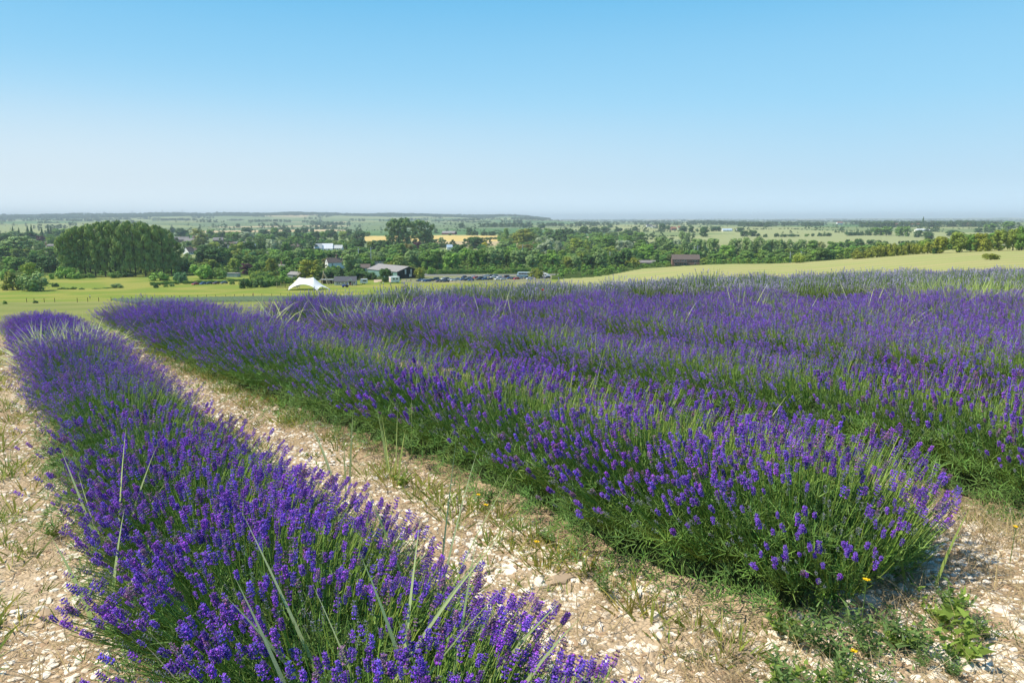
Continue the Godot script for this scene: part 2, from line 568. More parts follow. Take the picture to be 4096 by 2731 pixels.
# A row: c metres to the right of where one stands, from s0 to s1 metres along, half-width hw, height hh, share of stems in flower, share of purple
func lavender_row(c: float, s0: float, s1: float, hw: float, hh: float, bloom: float, single: int, label: String):
	var bend := -0.34 if c > 1.5 and c < 4.0 else 0.0
	var ends := func(s: float) -> float:
		var t := clampf(minf(s - s0, s1 - s) / 0.45, 0.0, 1.0)
		return sqrt(1.0 - (1.0 - t) * (1.0 - t))
	var wide := func(s: float) -> float: return (hw - bend * 0.7 * smoothstep(4.0, 11.0, s)) * (0.9 + 0.1 * sin(s * 13.0 + c) * 0.5 + 0.16 * wave.get_noise_2d(s * 0.9, c * 7.0)) * (0.45 + 0.55 * ends.call(s))
	var tall := func(s: float) -> float: return hh * (0.97 + 0.06 * sin(s * 13.6 + c * 2) + 0.22 * wave.get_noise_2d(s * 0.8 + 30.0, c * 5.0)) * (0.62 + 0.38 * ends.call(s))
	var step := 0.25
	var rounding := 0.7 if c < 1.5 else 0.56
	var n := int((s1 - s0) / step) + 2
	var left := PackedFloat64Array()
	var right := PackedFloat64Array()
	for i in n + 1:
		var pl := in_row(s0 + (i - 1) * step, c - hw)
		var pr := in_row(s0 + (i - 1) * step, c + hw)
		left.append(height(pl.x, pl.y))
		right.append(height(pr.x, pr.y))
	var foot := func(s: float, lat: float) -> Vector3:
		var q := in_row(s, c + lat + bend * smoothstep(4.0, 11.0, s))
		var f := clampf((s - s0) / step + 1, 0.0, n - 1.001)
		var i := int(f)
		var t := 0.5 + 0.5 * lat / hw
		return Vector3(q.x, lerpf(lerpf(left[i], left[i + 1], f - i), lerpf(right[i], right[i + 1], f - i), t), q.y)
	var o: Vector3 = foot.call(s0, 0.0)
	var root := thing("lavender_row", o, 0, label, "lavender row", "purple lavender rows on the slope")
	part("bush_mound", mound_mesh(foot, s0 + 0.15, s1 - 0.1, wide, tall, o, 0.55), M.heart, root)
	var near := [PackedFloat32Array(), PackedFloat32Array(), PackedFloat32Array()]
	var far := PackedFloat32Array()
	var stems := PackedFloat32Array()
	var stems2 := PackedFloat32Array()
	var tufts := PackedFloat32Array()
	var lone := []
	var s := s0
	var ds := 0.04
	var fine := func(x: Vector3) -> float: return Vector2(x.x, x.z).length()
	while s < s1:
		var d: float = fine.call(foot.call(s, 0.0))
		var ahead := in_row(s, c)
		var u0 := ahead.x / maxf(-ahead.y, 0.3)
		var shown := -ahead.y > 0.6 and absf(u0) < 0.95
		var density := (660.0 if d < 5 else 470.0) * hw * 2.3 * ds * (1.0 if shown else 0.35)
		var count := int(density + rng.randf())
		for i in count:
			var ss := s + rng.randf() * ds
			var u := rng.randf_range(-1, 1)
			var a := u * 1.32
			var w: float = wide.call(ss)
			var h: float = tall.call(ss)
			var clump := 0.5 + 0.5 * patch.get_noise_2d(ss * 1.9 + c * 3.1, u * 1.4 + c * 11.0)
			var stretch := rng.randf_range(0.80, 1.08) + 0.10 * (clump - 0.5)
			var lat := w * sin(a) * stretch
			var top := h * (0.20 + 0.80 * pow(cos(a), rounding)) * stretch
			var side := 1.0
			if absf(a) > 0.65: side = clampf(1.0 - (absf(a) - 0.65) * 1.15, 0.06, 1.0)
			var field := 0.5 + 0.5 * patch.get_noise_2d((in_row(ss, c).x) / 3.2, in_row(ss, c).y / 3.2)
			var share := bloom * side * smoothstep(0.14, 0.70, clump) * lerpf(0.40, 1.0, smoothstep(0.28, 0.62, field))
			share = lerpf(share, minf(1.0, share * 1.1 + 0.45 * side), smoothstep(5.0, 14.0, d))
			var blooms := rng.randf() < share
			if not blooms: stretch *= lerpf(0.92, 0.68, smoothstep(3.0, 9.0, d))
			lat = w * sin(a) * stretch
			top = h * (0.20 + 0.80 * pow(cos(a), rounding)) * stretch
			var lean_end := 0.0
			if ss - s0 < 0.7: lean_end = -(0.7 - (ss - s0)) * 0.16
			if s1 - ss < 0.7: lean_end = (0.7 - (s1 - ss)) * 0.16
			var tip: Vector3 = foot.call(ss + lean_end + rng.randf_range(-0.05, 0.05), lat)
			tip.y += top
			var low: Vector3 = foot.call(ss, lat * 0.60)
			low.y += top * 0.30
			var dir := (tip - low)
			var long := dir.length()
			dir = dir.normalized()
			var sparse := false
			for q in gaps:
				if (tip.x - q.x) * (tip.x - q.x) + (tip.z - q.y) * (tip.z - q.y) < q.z * q.z: sparse = true
			if sparse and rng.randf() < 0.8: continue
			var spin := rng.randf() * TAU
			var tone := rng.randf_range(0.6, 1.35)
			var k := Color(tone * rng.randf_range(0.8, 1.4), tone * rng.randf_range(0.85, 1.15), tone * rng.randf_range(0.9, 1.1), 1)
			if rng.randf() < 0.12: k = Color(1.5, 2.0, 0.55, 1) * rng.randf_range(0.6, 1.0)
			var green := rng.randf_range(0.75, 1.35)
			var kg := Color(green * rng.randf_range(0.85, 1.25), green, green * rng.randf_range(0.8, 1.3), 1)
			if blooms or d < 7 or rng.randf() < 0.35: push(stems if d < 10 else stems2, upright(dir, spin) * Basis.from_scale(Vector3(0.30, long, 0.30) if d < 8 else Vector3(0.34, long, 0.34)), low - o, kg)
			if blooms:
				var sz := rng.randf_range(0.028, 0.051) * lerpf(1.0, 1.35, smoothstep(5.0, 10.0, d))
				var fb := upright(dir + Vector3(rng.randf_range(-0.2, 0.2), 0.25, rng.randf_range(-0.2, 0.2)), spin) * Basis.from_scale(Vector3(sz * 1.05, sz, sz * 1.05))
				if single > 0 and shown and d < 5.5 and top > h * 0.6:
					lone.append([Vector2(tip.x, tip.z).length(), fb, tip - o, k])
				else:
					push(near[i % 3] if d < 6.5 else far, fb, tip - o, k)
			elif rng.randf() < 0.35 and d < 9:      # spent or unopened head
				var sz := rng.randf_range(0.025, 0.04)
				push(far, upright(dir, spin) * Basis.from_scale(Vector3(sz, sz, sz)), tip - o, Color(1.0, 2.1, 0.42, 1))
		var tc := int(hw * 2.2 * ds * (430.0 if d < 8 else 170.0) + rng.randf())
		for i in tc:
			var ss := s + rng.randf() * ds
			var a := rng.randf_range(-1.5, 1.5)
			var sc := rng.randf_range(0.5, 0.74) if absf(a) < 0.7 and ss - s0 > 0.7 else rng.randf_range(0.62, 0.96)
			var lat: float = wide.call(ss) * sin(a) * sc
			var p: Vector3 = foot.call(ss, lat)
			p.y += tall.call(ss) * cos(a) * sc * 0.85
			var side3 := Vector3(across.x, 0, across.y) * sin(a) * 1.1 + Vector3.UP
			var g := rng.randf_range(0.6, 1.35)
			var z := rng.randf_range(0.6, 1.0)
			push(tufts, upright(side3, rng.randf() * TAU) * Basis.from_scale(Vector3.ONE * z), p - o, Color(g * rng.randf_range(0.85, 1.2), g, g * rng.randf_range(0.8, 1.2), 1))
		s += ds
	lone.sort_custom(func(a, b): return a[0] < b[0])
	for i in lone.size():
		var q = lone[i]
		if i < single:
			var f := part("flower_spike", shapes.spike[i % 3], M.bloom, root)
			f.transform = Transform3D(q[1], q[2])
		else:
			push(near[i % 3], q[1], q[2], q[3])
	strew("flower_stems", shapes.stem_leafy, M.green_leaf, root, stems)
	strew("flower_stems", shapes.stem, M.green_leaf, root, stems2)
	strew("leaves", shapes.tuft, M.green_leaf, root, tufts)
	for i in 3:
		if near[i].size(): strew("flower_spikes", shapes.spike[i], M.bloom, root, near[i])
	strew("flower_spikes", shapes.spike_far, M.bloom, root, far)

func tall_clump(seed_: int, head: Color, open_: float) -> ArrayMesh:             # a plant of the taller variety, 1 m high
	var g := RandomNumberGenerator.new()
	g.seed = seed_
	var v := PackedVector3Array()
	var c := PackedColorArray()
	for i in 26:
		var a := g.randf() * TAU
		var lean := sqrt(g.randf()) * 0.52
		var dir := Vector3(cos(a) * lean, 1, sin(a) * lean).normalized()
		var l := g.randf_range(0.78, 1.05)
		var foot := Vector3(cos(a), 0, sin(a)) * lean * 0.25
		var tip := foot + dir * l
		var k := Color(0.19, 0.28, 0.07) * g.randf_range(0.75, 1.4)
		var w := Vector3(sin(a), 0, -cos(a)) * 0.006
		quad(v, c, foot - w, foot + w, tip + w * 0.6, tip - w * 0.6, k)
		quad(v, c, foot - Vector3(0, 0, 0.005), foot + Vector3(0, 0, 0.005), tip + Vector3(0, 0, 0.003), tip, k)
		if g.randf() < open_:
			var hk := head * g.randf_range(0.7, 1.3)
			lump(v, c, tip, Vector3(0.014, 0.05, 0.014), hk, upright(dir, a))
			lump(v, c, tip - dir * 0.07, Vector3(0.011, 0.025, 0.011), hk, upright(dir, a))
	for i in 16:
		var a := g.randf() * TAU
		blade(v, c, Vector3(cos(a), 0, sin(a)) * 0.2, Vector3(cos(a) * 0.8, 1, sin(a) * 0.8), g.randf_range(0.4, 0.7), 0.02, 0.2, Color(0.13, 0.21, 0.05) * g.randf_range(0.7, 1.2), 2)
	return flat(v, c)

func tall_row(depth: float, x0: float, x1: float, h: float, purple: bool, label: String):
	var o := Vector3(x0, height(x0, -depth), -depth)
	var root := thing("lavender_row", o, 0, label, "lavender row", "tall pale lavender rows")
	var buf := PackedFloat32Array()
	var flank := PackedFloat32Array()
	var x := x0
	var core := PackedVector3Array()
	var last := []
	while x < x1:
		var z := -depth - 0.03 * (x - x0)
		var hump := 0.86 + 0.2 * wave.get_noise_2d(x * 0.45, depth * 3.0) + 0.05 * sin(x * 4.2 + depth)
		var y := height(x, z)
		for i in 7:
			var lat := rng.randf_range(-0.8, 0.8)
			var sc := h * hump * (1.0 - 0.32 * lat * lat) * rng.randf_range(0.82, 1.12)
			var b := upright(Vector3(rng.randf_range(-0.15, 0.15), 1, -lat * 0.55 + rng.randf_range(-0.1, 0.1)), rng.randf() * TAU) * Basis.from_scale(Vector3(sc, sc, sc))
			var t := rng.randf_range(0.8, 1.2)
			push(flank if lat > 0.05 and not purple else buf, b, Vector3(x + rng.randf_range(-0.2, 0.2), y - 0.03, z + lat * 0.75) - o, Color(t, t, t * rng.randf_range(0.9, 1.15), 1))
		var line := PackedVector3Array()
		for j in 7:
			var a := lerpf(-1.5, 1.5, j / 6.0)
			line.append(Vector3(x, y + h * hump * 0.55 * cos(a) - 0.03, z + 0.6 * sin(a)) - o)
		if last.size():
			for j in 6:
				for q in [last[j], last[j + 1], line[j + 1], last[j], line[j + 1], line[j]]: core.append(q)
		last = Array(line)
		x += 0.30
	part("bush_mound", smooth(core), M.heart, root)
	if flank.size(): strew("green_stems", shapes.tall_green, M.green_leaf, root, flank)
	strew("flowering_stems", shapes.tall_purple if purple else shapes.tall_pale, M.bloom, root, buf)

var gaps: Array[Vector3] = []      # places where tall grass has crowded out the lavender: x, z, radius

func lavender_field():
	for q in [[-33.0, 13.0, 0.5], [-32.0, 12.8, 0.5], [-31.0, 13.0, 0.5], [-30.0, 13.4, 0.5], [-12.7, 14.1, 0.6], [-11.4, 13.9, 0.6], [-9.9, 13.4, 0.6], [-8.4, 13.7, 0.7], [-6.6, 14.0, 0.6], [-18.2, 14.8, 0.4], [-2.5, 13.6, 0.4]]:
		var w := at(q[0], q[1])
		gaps.append(Vector3(w.x, w.z, q[2]))
	shapes.spike = [spike_mesh(1, 6, 6, 1), spike_mesh(2, 8, 6, 2), spike_mesh(3, 4, 7, 1)]
	shapes.spike_far = spike_mesh(4, 4, 3, 1)
	shapes.stem = stem_mesh(0.03, false)
	shapes.stem_leafy = stem_mesh(0.05, true)
	shapes.tuft = leaf_tuft(9, 0.085, Color(0.125, 0.225, 0.05))
	shapes.tall_pale = tall_clump(8, Color(0.37, 0.335, 0.47), 0.62)
	shapes.tall_green = tall_clump(18, Color(0.27, 0.26, 0.36), 0.14)
	shapes.tall_purple = tall_clump(9, Color(0.17, 0.10, 0.50), 0.95)
	mat("bloom", Color.WHITE, 0.75, true, 0.25)
	mat("green_leaf", Color.WHITE, 0.6, true, 0.35)
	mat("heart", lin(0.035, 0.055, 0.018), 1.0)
	var words := ["nearest the camera, running from the bottom edge to the far left", "second from the left, its rounded green end at lower right", "third from the left, just behind the row with the rounded end", "fourth from the left", "fifth from the left", "sixth from the left", "seventh from the left", "eighth from the left", "ninth from the left", "tenth from the left", "eleventh from the left", "twelfth from the left"]
	for k in 12:
		var c := 0.86 if k == 0 else 0.9 + 2.38 * k
		var end := (17.5 - 0.12 * c - 0.582 * c) / 0.813
		var s0 := -0.6 if k == 0 else (1.6 if k == 1 else 1.25)
		if k > 3: s0 = maxf(1.6, 0.26 * c - 0.6)
		if end < s0 + 1.0: continue
		lavender_row(c, s0, end, 0.80 if k == 0 else 1.07, 0.50 if k == 0 else 0.66, 1.1 if k == 0 else 0.9, 170 if k == 0 else (90 if k == 1 else 0), "purple lavender row " + words[k])
	var near := ["tall pale lavender row with a green flank, first behind the purple rows", "second tall pale lavender row behind the purple rows", "third tall pale lavender row behind the purple rows", "fourth tall pale lavender row behind the purple rows", "fifth tall pale lavender row behind the purple rows", "sixth tall pale lavender row behind the purple rows"]
	for k in 6:
		tall_row(18.6 + 2.5 * k, -5.5 + 1.6 * k, 18.5 + 2.3 * k, 0.92, false, near[k])
	tall_row(37.5, 1.0, 36.0, 0.8, true, "distant purple lavender row along the near edge of the barley field")
	# clipped rows far down the slope
	var v := PackedVector3Array()
	var rings := []
	for i in 31:
		var line := []
		var t := i / 30.0
		var e := sqrt(clampf(minf(t, 1.0 - t) * 12.0, 0, 1))
		for j in 8:
			var a := lerpf(-1.57, 1.57, j / 7.0)
			var b := 1.0 + 0.12 * wave.get_noise_2d(i * 0.9, j * 0.8)
			line.append(Vector3(0.85 * sin(a) * b * e, 0.95 * cos(a) * b * e - 0.05, -t * 62.0))
		rings.append(line)
	for i in 30:
		for j in 7:
			for q in [[i, j], [i, j + 1], [i + 1, j + 1], [i, j], [i + 1, j + 1], [i + 1, j]]: v.append(rings[q[0]][q[1]])
	shapes.clipped = smooth(v)
	var gm := mat("clipped_lavender", lin(0.10, 0.145, 0.075), 0.95)
	gm.albedo_texture = mottle(61, 0.2, 0.6, 1.3, 128)
	gm.uv1_triplanar = true
	var pm := mat("budding_lavender", lin(0.15, 0.12, 0.30), 0.95)
	for k in range(26, 73):
		var x := -163.0 + 2.05 * k
		var z := -(208.0 + 0.25 * k)
		var p := Vector3(x, height(x, z), z)
		var q := in_row(62, 0)
		var yy := height(x + q.x, z + q.y)
		var o := MeshInstance3D.new()
		o.name = numbered("clipped_lavender_row")
		o.mesh = shapes.clipped
		o.material_override = gm
		o.position = p
		add_child(o)
		o.basis = Basis(Vector3.UP, deg_to_rad(-ROW_TURN)) * Basis(Vector3.RIGHT, atan2(yy - p.y, 62.0))
		if k < 0: tag(o, "violet-grey humped lavender row at the left end of the far clipped rows", "lavender row", "violet humped rows")
		else: tag(o, "grey-green clipped lavender row, one of many humps below the meadow fence", "lavender row", "grey-green clipped rows")
const TREES := [
	["by the grass field's left edge", "Sp -33.18 434 10.5 13.4 ; So -34.37 451 9.8 10.2 ; Ry -33.36 497 12.9 9.6 ; Sb -34.9 547 6.1 7.4 ; Sb -34.56 590 5.9 8 ; Rd -32.3 625 12.1 15.8 ; Rd -33.01 659 11.5 10.5 ; Rg -33.99 667 9.6 12.1 ; Rb -34.48 698 9.3 7.8"],
	["in the village trees left of the poplars", "Rg -34.71 894 12.8 24 ; Rp -33.87 990 20.2 36.8 ; Ro -33.59 907 8.6 15.4 ; Rp -32.68 1037 13.5 13 ; Rg -31.88 890 12.1 20.5 ; Rd -33.23 1511 18.6 34.2 ; Cd -34.02 1759 24.4 7.9 ; Cd -33.23 1662 25.9 9.4 ; Cd -33.02 1655 27.8 8.5 ; Cd -33.7 1668 22.3 7.5 ; Cd -32.45 1643 22.3 8.4 ; Cd -32.1 1814 25.7 8.3 ; Cd -31.94 1814 23.6 8.3 ; Rg -31.6 1807 20.5 25 ; Rg -31.15 1800 20.5 16.7 ; Rd -34.59 1302 20.1 23.3 ; Rp -33.99 1759 16.6 21.7 ; Rc -32.58 1379 13.9 15.7 ; Rg -31.98 1263 14.4 14.5 ; Rp -31.54 1212 15.2 12.6"],
	["in the tall poplar stand", "Tq -31.37 558 26.3 9.7 ; Tq -30.79 560 29.5 9.8 ; Tq -30.21 558 31.1 9.8 ; Tq -29.62 553 32.1 9.8 ; Tq -29.03 551 32.7 9.8 ; Tq -28.42 547 33.1 9.8 ; Tq -27.81 545 33.4 9.8 ; Tq -27.2 547 33.1 9.9 ; Tq -26.57 543 32.4 9.9 ; Tq -26 547 31.4 10 ; Tq -25.43 549 29.8 10.1 ; Tq -24.91 553 26.7 9.6 ; Tq -24.49 558 22.6 9 ; Tq -31.06 604 29.3 9.8 ; Tq -30.48 602 31 9.9 ; Tq -29.9 597 32.4 9.8 ; Tq -29.3 595 33.8 9.9 ; Tq -28.71 590 34.5 9.8 ; Tq -28.1 588 34.8 9.9 ; Tq -27.49 584 34.6 9.8 ; Tq -26.87 581 34.1 9.9 ; Tq -26.31 577 33.1 9.8 ; Tq -25.74 575 31.7 9.8 ; Tq -25.16 573 29.3 9.9 ; Sd -24.06 579 12.1 11.5 ; Sb -31.37 547 8.8 10.2 ; Sb -30.83 539 5.3 7.6 ; Sg -30.1 545 4.1 7.7 ; Sg -28.49 537 4.7 7.7 ; Sd -27.69 543 4.2 9.2"],
	["along the thin hedge across the meadow", "Sb -32.17 541 4.6 3.1 ; Sd -32.07 466 2.7 2.4 ; Sg -31.9 468 2.3 2.2 ; Sg -31.66 442 1.5 4.1 ; Sg -31.38 440 1.2 2.6 ; Sg -30.98 439 1.7 3.1 ; Sg -30.51 435 1.1 2.6 ; Sg -29.63 437 0.8 4.2 ; Sg -29.03 439 0.8 4.7 ; Sp -28.42 440 3 5.3 ; Sg -34.87 280 1.3 1.4 ; Sd -33.2 282 1.3 1.4"],
	["behind the five parked cars", "Sb -25.68 497 6.7 10.4 ; Su -24.31 470 7.9 7.6 ; Sb -24.65 558 4.4 4.8 ; Sb -22.93 501 11 12.6 ; Rz -22.31 573 9.6 12.3 ; Sg -21.73 497 7.2 8.8 ; Sd -26 430 2.4 2.6 ; Sp -24.97 440 2.1 2.5 ; Sg -25.36 437 1.6 2.2 ; Sg -20.97 445 2.7 2.8 ; Sd -20.1 408 6.2 5.2 ; Sg -19.61 416 5.3 5.9"],
	["in the gardens right of the poplars", "Rd -22.7 700 16.1 17.6 ; Rd -21.91 649 15.4 18 ; Tr -22.98 979 26 19.6 ; Ry -22.05 972 11.7 14.7 ; Rg -21.32 693 13.9 10.5 ; Ro -20.67 725 10.1 12.9 ; Wy -20.38 828 14.6 17.9 ; Rd -19.62 803 16.7 13.4 ; Ry -20.72 566 10 8.7 ; Rc -19.9 539 7.5 9 ; Rp -19.93 672 7.6 10.3 ; Ru -19.44 685 10.4 7.9 ; Rd -21.42 1643 14.3 20.7 ; Rg -21.87 1427 13.2 12.6 ; Rg -22.18 1739 17.9 19.6 ; Rd -20.81 1149 11.4 20.4 ; Rg -20.65 1416 17.7 28.7 ; Rs -19.76 1405 17.7 25.1 ; Rd -19.74 2025 19 30.9 ; Rd -24.15 1773 20.4 21.9 ; Rd -23.76 1863 15.9 13.8 ; Rd -24.65 2244 17.7 16.6 ; Rp -23.75 1053 11.6 13.1 ; Rg -23.35 1127 9.6 11.2"],
	["in the gardens left of the white tent", "Sd -18.98 414 5.3 7 ; Sg -18.48 421 5.4 6.6 ; Sg -17.98 429 5.2 7.8 ; Sb -17.4 444 5.2 8.1 ; Sg -16.83 451 4.1 6.5 ; Ro -18.14 501 12.2 8.4 ; Su -18.38 482 5.6 5.6 ; Sg -18.85 560 10 10.8 ; Sg -17.23 531 8.2 11.1 ; Sg -16.37 529 8.2 11.8 ; Sy -19.23 475 6.1 7.4 ; Sg -17.61 463 4.1 6 ; So -16.17 477 4.3 6.3"],
	["behind the white tent and the grey shed", "Rk -15.37 475 12.7 14.4 ; Sd -13.9 490 6.5 10.4 ; Sd -13.16 479 7.6 8.9 ; Sd -12.34 477 7 8.9 ; Sd -11.59 477 5.6 8.9 ; Sd -10.91 466 5.5 6.9 ; Sd -14.34 472 5.6 6.2 ; Rd -9.82 440 8 8.3"],
	["in the belt behind the white tent", "Ws -17.91 816 17.7 20 ; Rg -17.06 813 15.6 11.6 ; Rd -18.81 870 14.3 11.2 ; Rb -17.89 733 11.2 15.2 ; Rg -17.76 679 7.8 12.3 ; Rg -16.68 693 10.6 10.8 ; Rp -16.11 672 13.9 12.3 ; Rg -15.39 669 13.1 11.4 ; Rb -14.65 703 10.9 12 ; Rg -13.92 719 9.8 11.4 ; Rp -13.33 717 10.3 12.3 ; Rp -12.66 733 9.1 12.6 ; Rp -12.33 531 14 14.1 ; Rb -12.9 604 9.5 9.6 ; Rn -14.09 606 8 10.4 ; Rd -11.54 730 10.6 12.7 ; Rp -11.1 659 10.4 12.3 ; Rp -10.42 657 10.4 13.2 ; Rp -9.74 672 8.9 10.8 ; Rg -18.62 609 10.8 9.4 ; Rg -16.99 602 9.3 10.2 ; Rg -15.62 599 8.5 9.4 ; Rg -11.26 588 8.5 9.4"],
	["on the plain beyond the white farmhouse", "Rg -18.73 1400 14.1 28.7 ; Rd -18.57 1793 15.9 27.6 ; Rg -17.8 1694 21.4 17.5 ; Rd -17.25 1454 16.6 22.6 ; Rd -16.87 1987 16.5 18 ; Rg -16.62 1212 12.4 15.7 ; Rd -16.17 1587 20.4 16.5 ; Rd -15.97 1312 16.9 23.9 ; Rd -15.65 2096 16.1 21.8 ; Rd -15.11 2088 12.5 10.9 ; Rd -14.88 1369 18.5 16.1 ; Rg -14.3 1363 17.6 14.3 ; Rd -13.78 1563 18.2 24.7 ; Rd -13.42 1353 13.2 8.9 ; Ry -12.9 1482 16.3 15.7 ; Rd -12.45 1552 16.1 14.4 ; Rp -12.09 1343 15.8 10.7 ; Rd -11.65 1343 19.3 21.4 ; Rg -11.11 1700 11 18.1 ; Rg -16.19 1162 13.4 12.1 ; Sg -15.2 998 11.6 15.7 ; Rd -14.54 1013 9.8 9.3 ; Rg -12.82 957 9.9 10.1 ; Rd -11.82 950 14.6 16.4 ; Ro -10.85 890 12.9 10.7 ; Rd -10.1 887 14.6 19 ; Rg -15.47 1254 16.2 14.7 ; Rg -18.1 1273 14.6 16.4"],
	["behind the dark barn", "Rt -8.73 975 37.6 28.7 ; Rt -8.12 972 38.3 26 ; Rt -7.12 1006 37.3 29.7 ; Rt -6.43 1002 32 16.2 ; Rt -9.41 975 25.8 13 ; Rg -9.04 809 11.8 14.1 ; Rg -8.59 785 13.6 10.5 ; Rn -8.05 831 12.1 12.3 ; Rg -6.82 907 9.1 12.2 ; Rg -6.13 907 10.8 17.1 ; Tg -5.04 1037 6.9 4.2 ; Cd -4.81 1037 3.3 3.1 ; Rc -7.35 939 10.6 12.6 ; Rd -9.64 860 15.3 11.5 ; Sk -9.37 590 5.9 6.3 ; Sk -8.84 584 3.8 5.5 ; Sk -8.31 570 3.7 6.9 ; Sk -7.77 545 5.1 6.6 ; Sk -7.25 470 8.2 6.4 ; Sb -6.35 511 6.1 4.2 ; Rg -9.37 625 9.9 11.8 ; Rg -8.83 654 9.6 12.3 ; Su -8.38 623 5.8 8.4"],
	["in the belt behind the car park", "Rp -7.77 595 13.5 12.8 ; Rp -7.15 606 12.6 10.6 ; Rg -6.54 568 14.4 13.1 ; Rg -5.92 579 14.8 10.2 ; Rp -5.3 579 14.7 11 ; Rb -4.68 553 13.4 13.5 ; Rd -4.13 717 14.5 15.5 ; Rb -3.51 632 14.4 12 ; Rg -2.89 590 14.3 11.2 ; Rg -2.34 590 15.1 11.2 ; Rp -1.72 590 15.8 12.8 ; Rp -1.09 602 14.2 11.5 ; Rg -0.47 615 13.3 11.7 ; Rd -2.88 998 15.4 25.7 ; Rv -2.1 964 9.6 7.8 ; Ro -2.1 1193 6.4 8.1 ; Rp -0.7 932 11.2 20.2 ; Lg -0.43 1149 23.9 12.4 ; Rp 0.39 602 13.4 11.5 ; Rp 1.09 602 13.4 12.3 ; Rp 1.79 662 11.2 11.7 ; Rp 1.49 558 11.7 9.9 ; Rg 2.5 604 10.1 9.9 ; Rb 3.2 604 10.9 13.1 ; Rn 1.01 873 9.9 19 ; Ro 0.86 1073 25.3 34.9 ; Ro 4.37 551 10.4 7.5 ; Rp 4.91 551 11.5 9 ; Rz 5.45 590 11.9 8.8 ; Rd 6.07 577 10.8 10.9 ; Rp 6.85 575 15.8 11.6 ; Rg 7.38 588 7 6.4 ; Rd 8.15 590 12.3 10.3 ; Rd 8.76 588 13.7 11.1 ; Sk 9.29 584 8.6 11 ; Rb -5.83 667 12.4 12.6 ; Rb 0 736 11.8 14"],
	["in the willow belt right of the coach", "Ws 2.57 779 20.8 23.2 ; Ws 3.58 825 14.9 12.3 ; Wy 5.05 825 17.7 21.2 ; Wy 5.82 907 14.5 12.3 ; Rg 7.16 939 19.9 27.8 ; Wy 7.59 803 10.2 15.1 ; Ws 8.73 854 14.7 25.2 ; Rb 10.38 703 15.3 16 ; Wp 11.68 779 20.5 19.7 ; Wp 11.37 946 17.5 18.9 ; Wp 13.13 1226 19.8 21 ; Wp 13.25 753 17.2 15.9 ; Wp 14.35 725 18 15.3 ; Wp 15.3 750 18 13.8 ; Rb 16.31 698 13.5 14.6 ; Wp 16.88 779 18.1 16.2 ; Wp 17.81 700 19.7 15.4 ; Wp 18.66 703 20.6 15.4 ; Rg 15.67 649 7.1 11.9 ; Rs 12.57 887 15.1 11.7 ; Rg 9.87 854 15.8 16 ; Rg 8.95 1085 15.7 17.4 ; Rg 6.5 1119 14.8 18.1 ; Wp 19.41 759 17.3 13.6 ; Wp 20.03 788 16.9 12.1 ; Wp 20.72 788 16.8 13 ; Wp 21.39 800 16.5 13.2 ; Rg 22.13 797 15.9 14 ; Rr 22.72 918 12.5 11.5 ; Rg 23.45 844 14 11.6 ; Rg 24.02 957 11.7 11.9 ; Rd 24.47 998 13.4 7.4 ; Rg 24.73 998 11.6 13.5 ; Rd 25.17 1045 13.9 12.8 ; Rd 25.92 1171 9.9 12.9 ; Rd 26.41 1221 8 10.4 ; Rg 15.19 1069 12.5 16.8 ; Rg 14.1 1029 13.3 16.2"],
	["beside the long brick house", "Sb 10.72 700 8.8 11.2 ; So 11.47 649 4.2 6.1 ; Sb 11.85 599 3.5 5.6 ; Sb 13.53 590 4.8 5.1 ; Sy 14.66 620 4.4 6.5 ; Sg 15.17 627 3.7 5.8 ; Sk 16.39 647 2.7 6.8 ; Td 11.18 595 8.7 3.6 ; So 1.89 463 7.5 8.5"],
	["in the gold-tinged row edging the barley", "Sy 21.4 520 7.5 7.9 ; So 25.19 520 6.9 8.3 ; So 25.82 520 7.9 7.6 ; So 26.38 520 8.7 7.6 ; Sk 26.87 520 9.2 7.6 ; So 27.37 520 8.5 6.9 ; So 27.85 520 8.3 5.6 ; So 28.33 520 8.8 6.2 ; Sk 28.81 520 7.8 6.2 ; Sk 29.46 520 7.6 7.4 ; Rk 30.16 503 10 8.3 ; Sd 29.93 503 7.2 3.6 ; Rz 31.2 503 12.1 10.5 ; Rg 31.93 503 10.5 6.4 ; Rk 32.43 503 10.8 8.1 ; Sk 32.76 503 8.1 5.7 ; Rz 33.46 503 11.8 9.1 ; Rz 34.22 503 12.3 7.9 ; Rg 34.69 503 13.6 8.4"],
	["in the pale field's hedge on the right", "Sd 19.71 1612 9.7 9.9 ; Sd 20.19 1618 7.6 13.4 ; Sd 20.74 1636 6.7 18.7 ; Sd 21.18 1655 5.2 6.7 ; Sg 21.75 1655 6.8 9 ; Sd 22.15 1668 7.5 6.7 ; Sd 22.61 1674 8.2 10.9 ; Sd 23.1 1687 9.3 16.8 ; Sd 24.53 1719 10 17.4 ; Sd 24.98 1733 10.7 12.8 ; Sd 25.3 1739 8.5 11.7 ; Sd 25.74 1746 13.6 12.8 ; Rg 26.18 1746 16.8 21.2 ; Rg 26.86 1753 18.7 29.6 ; Rg 27.66 1706 20 18.4 ; Rg 28.09 1706 21.1 16.3 ; Rd 28.84 1668 14.9 17.8 ; Rd 29.41 1575 14 22.3 ; Rd 30.79 1739 12.9 24.3 ; Rd 32.24 2010 10.1 20.7 ; Cd 29.02 2896 28.6 12 ; Rg 32.89 2112 18.8 28.8 ; Rg 33.86 2128 23.4 31"],
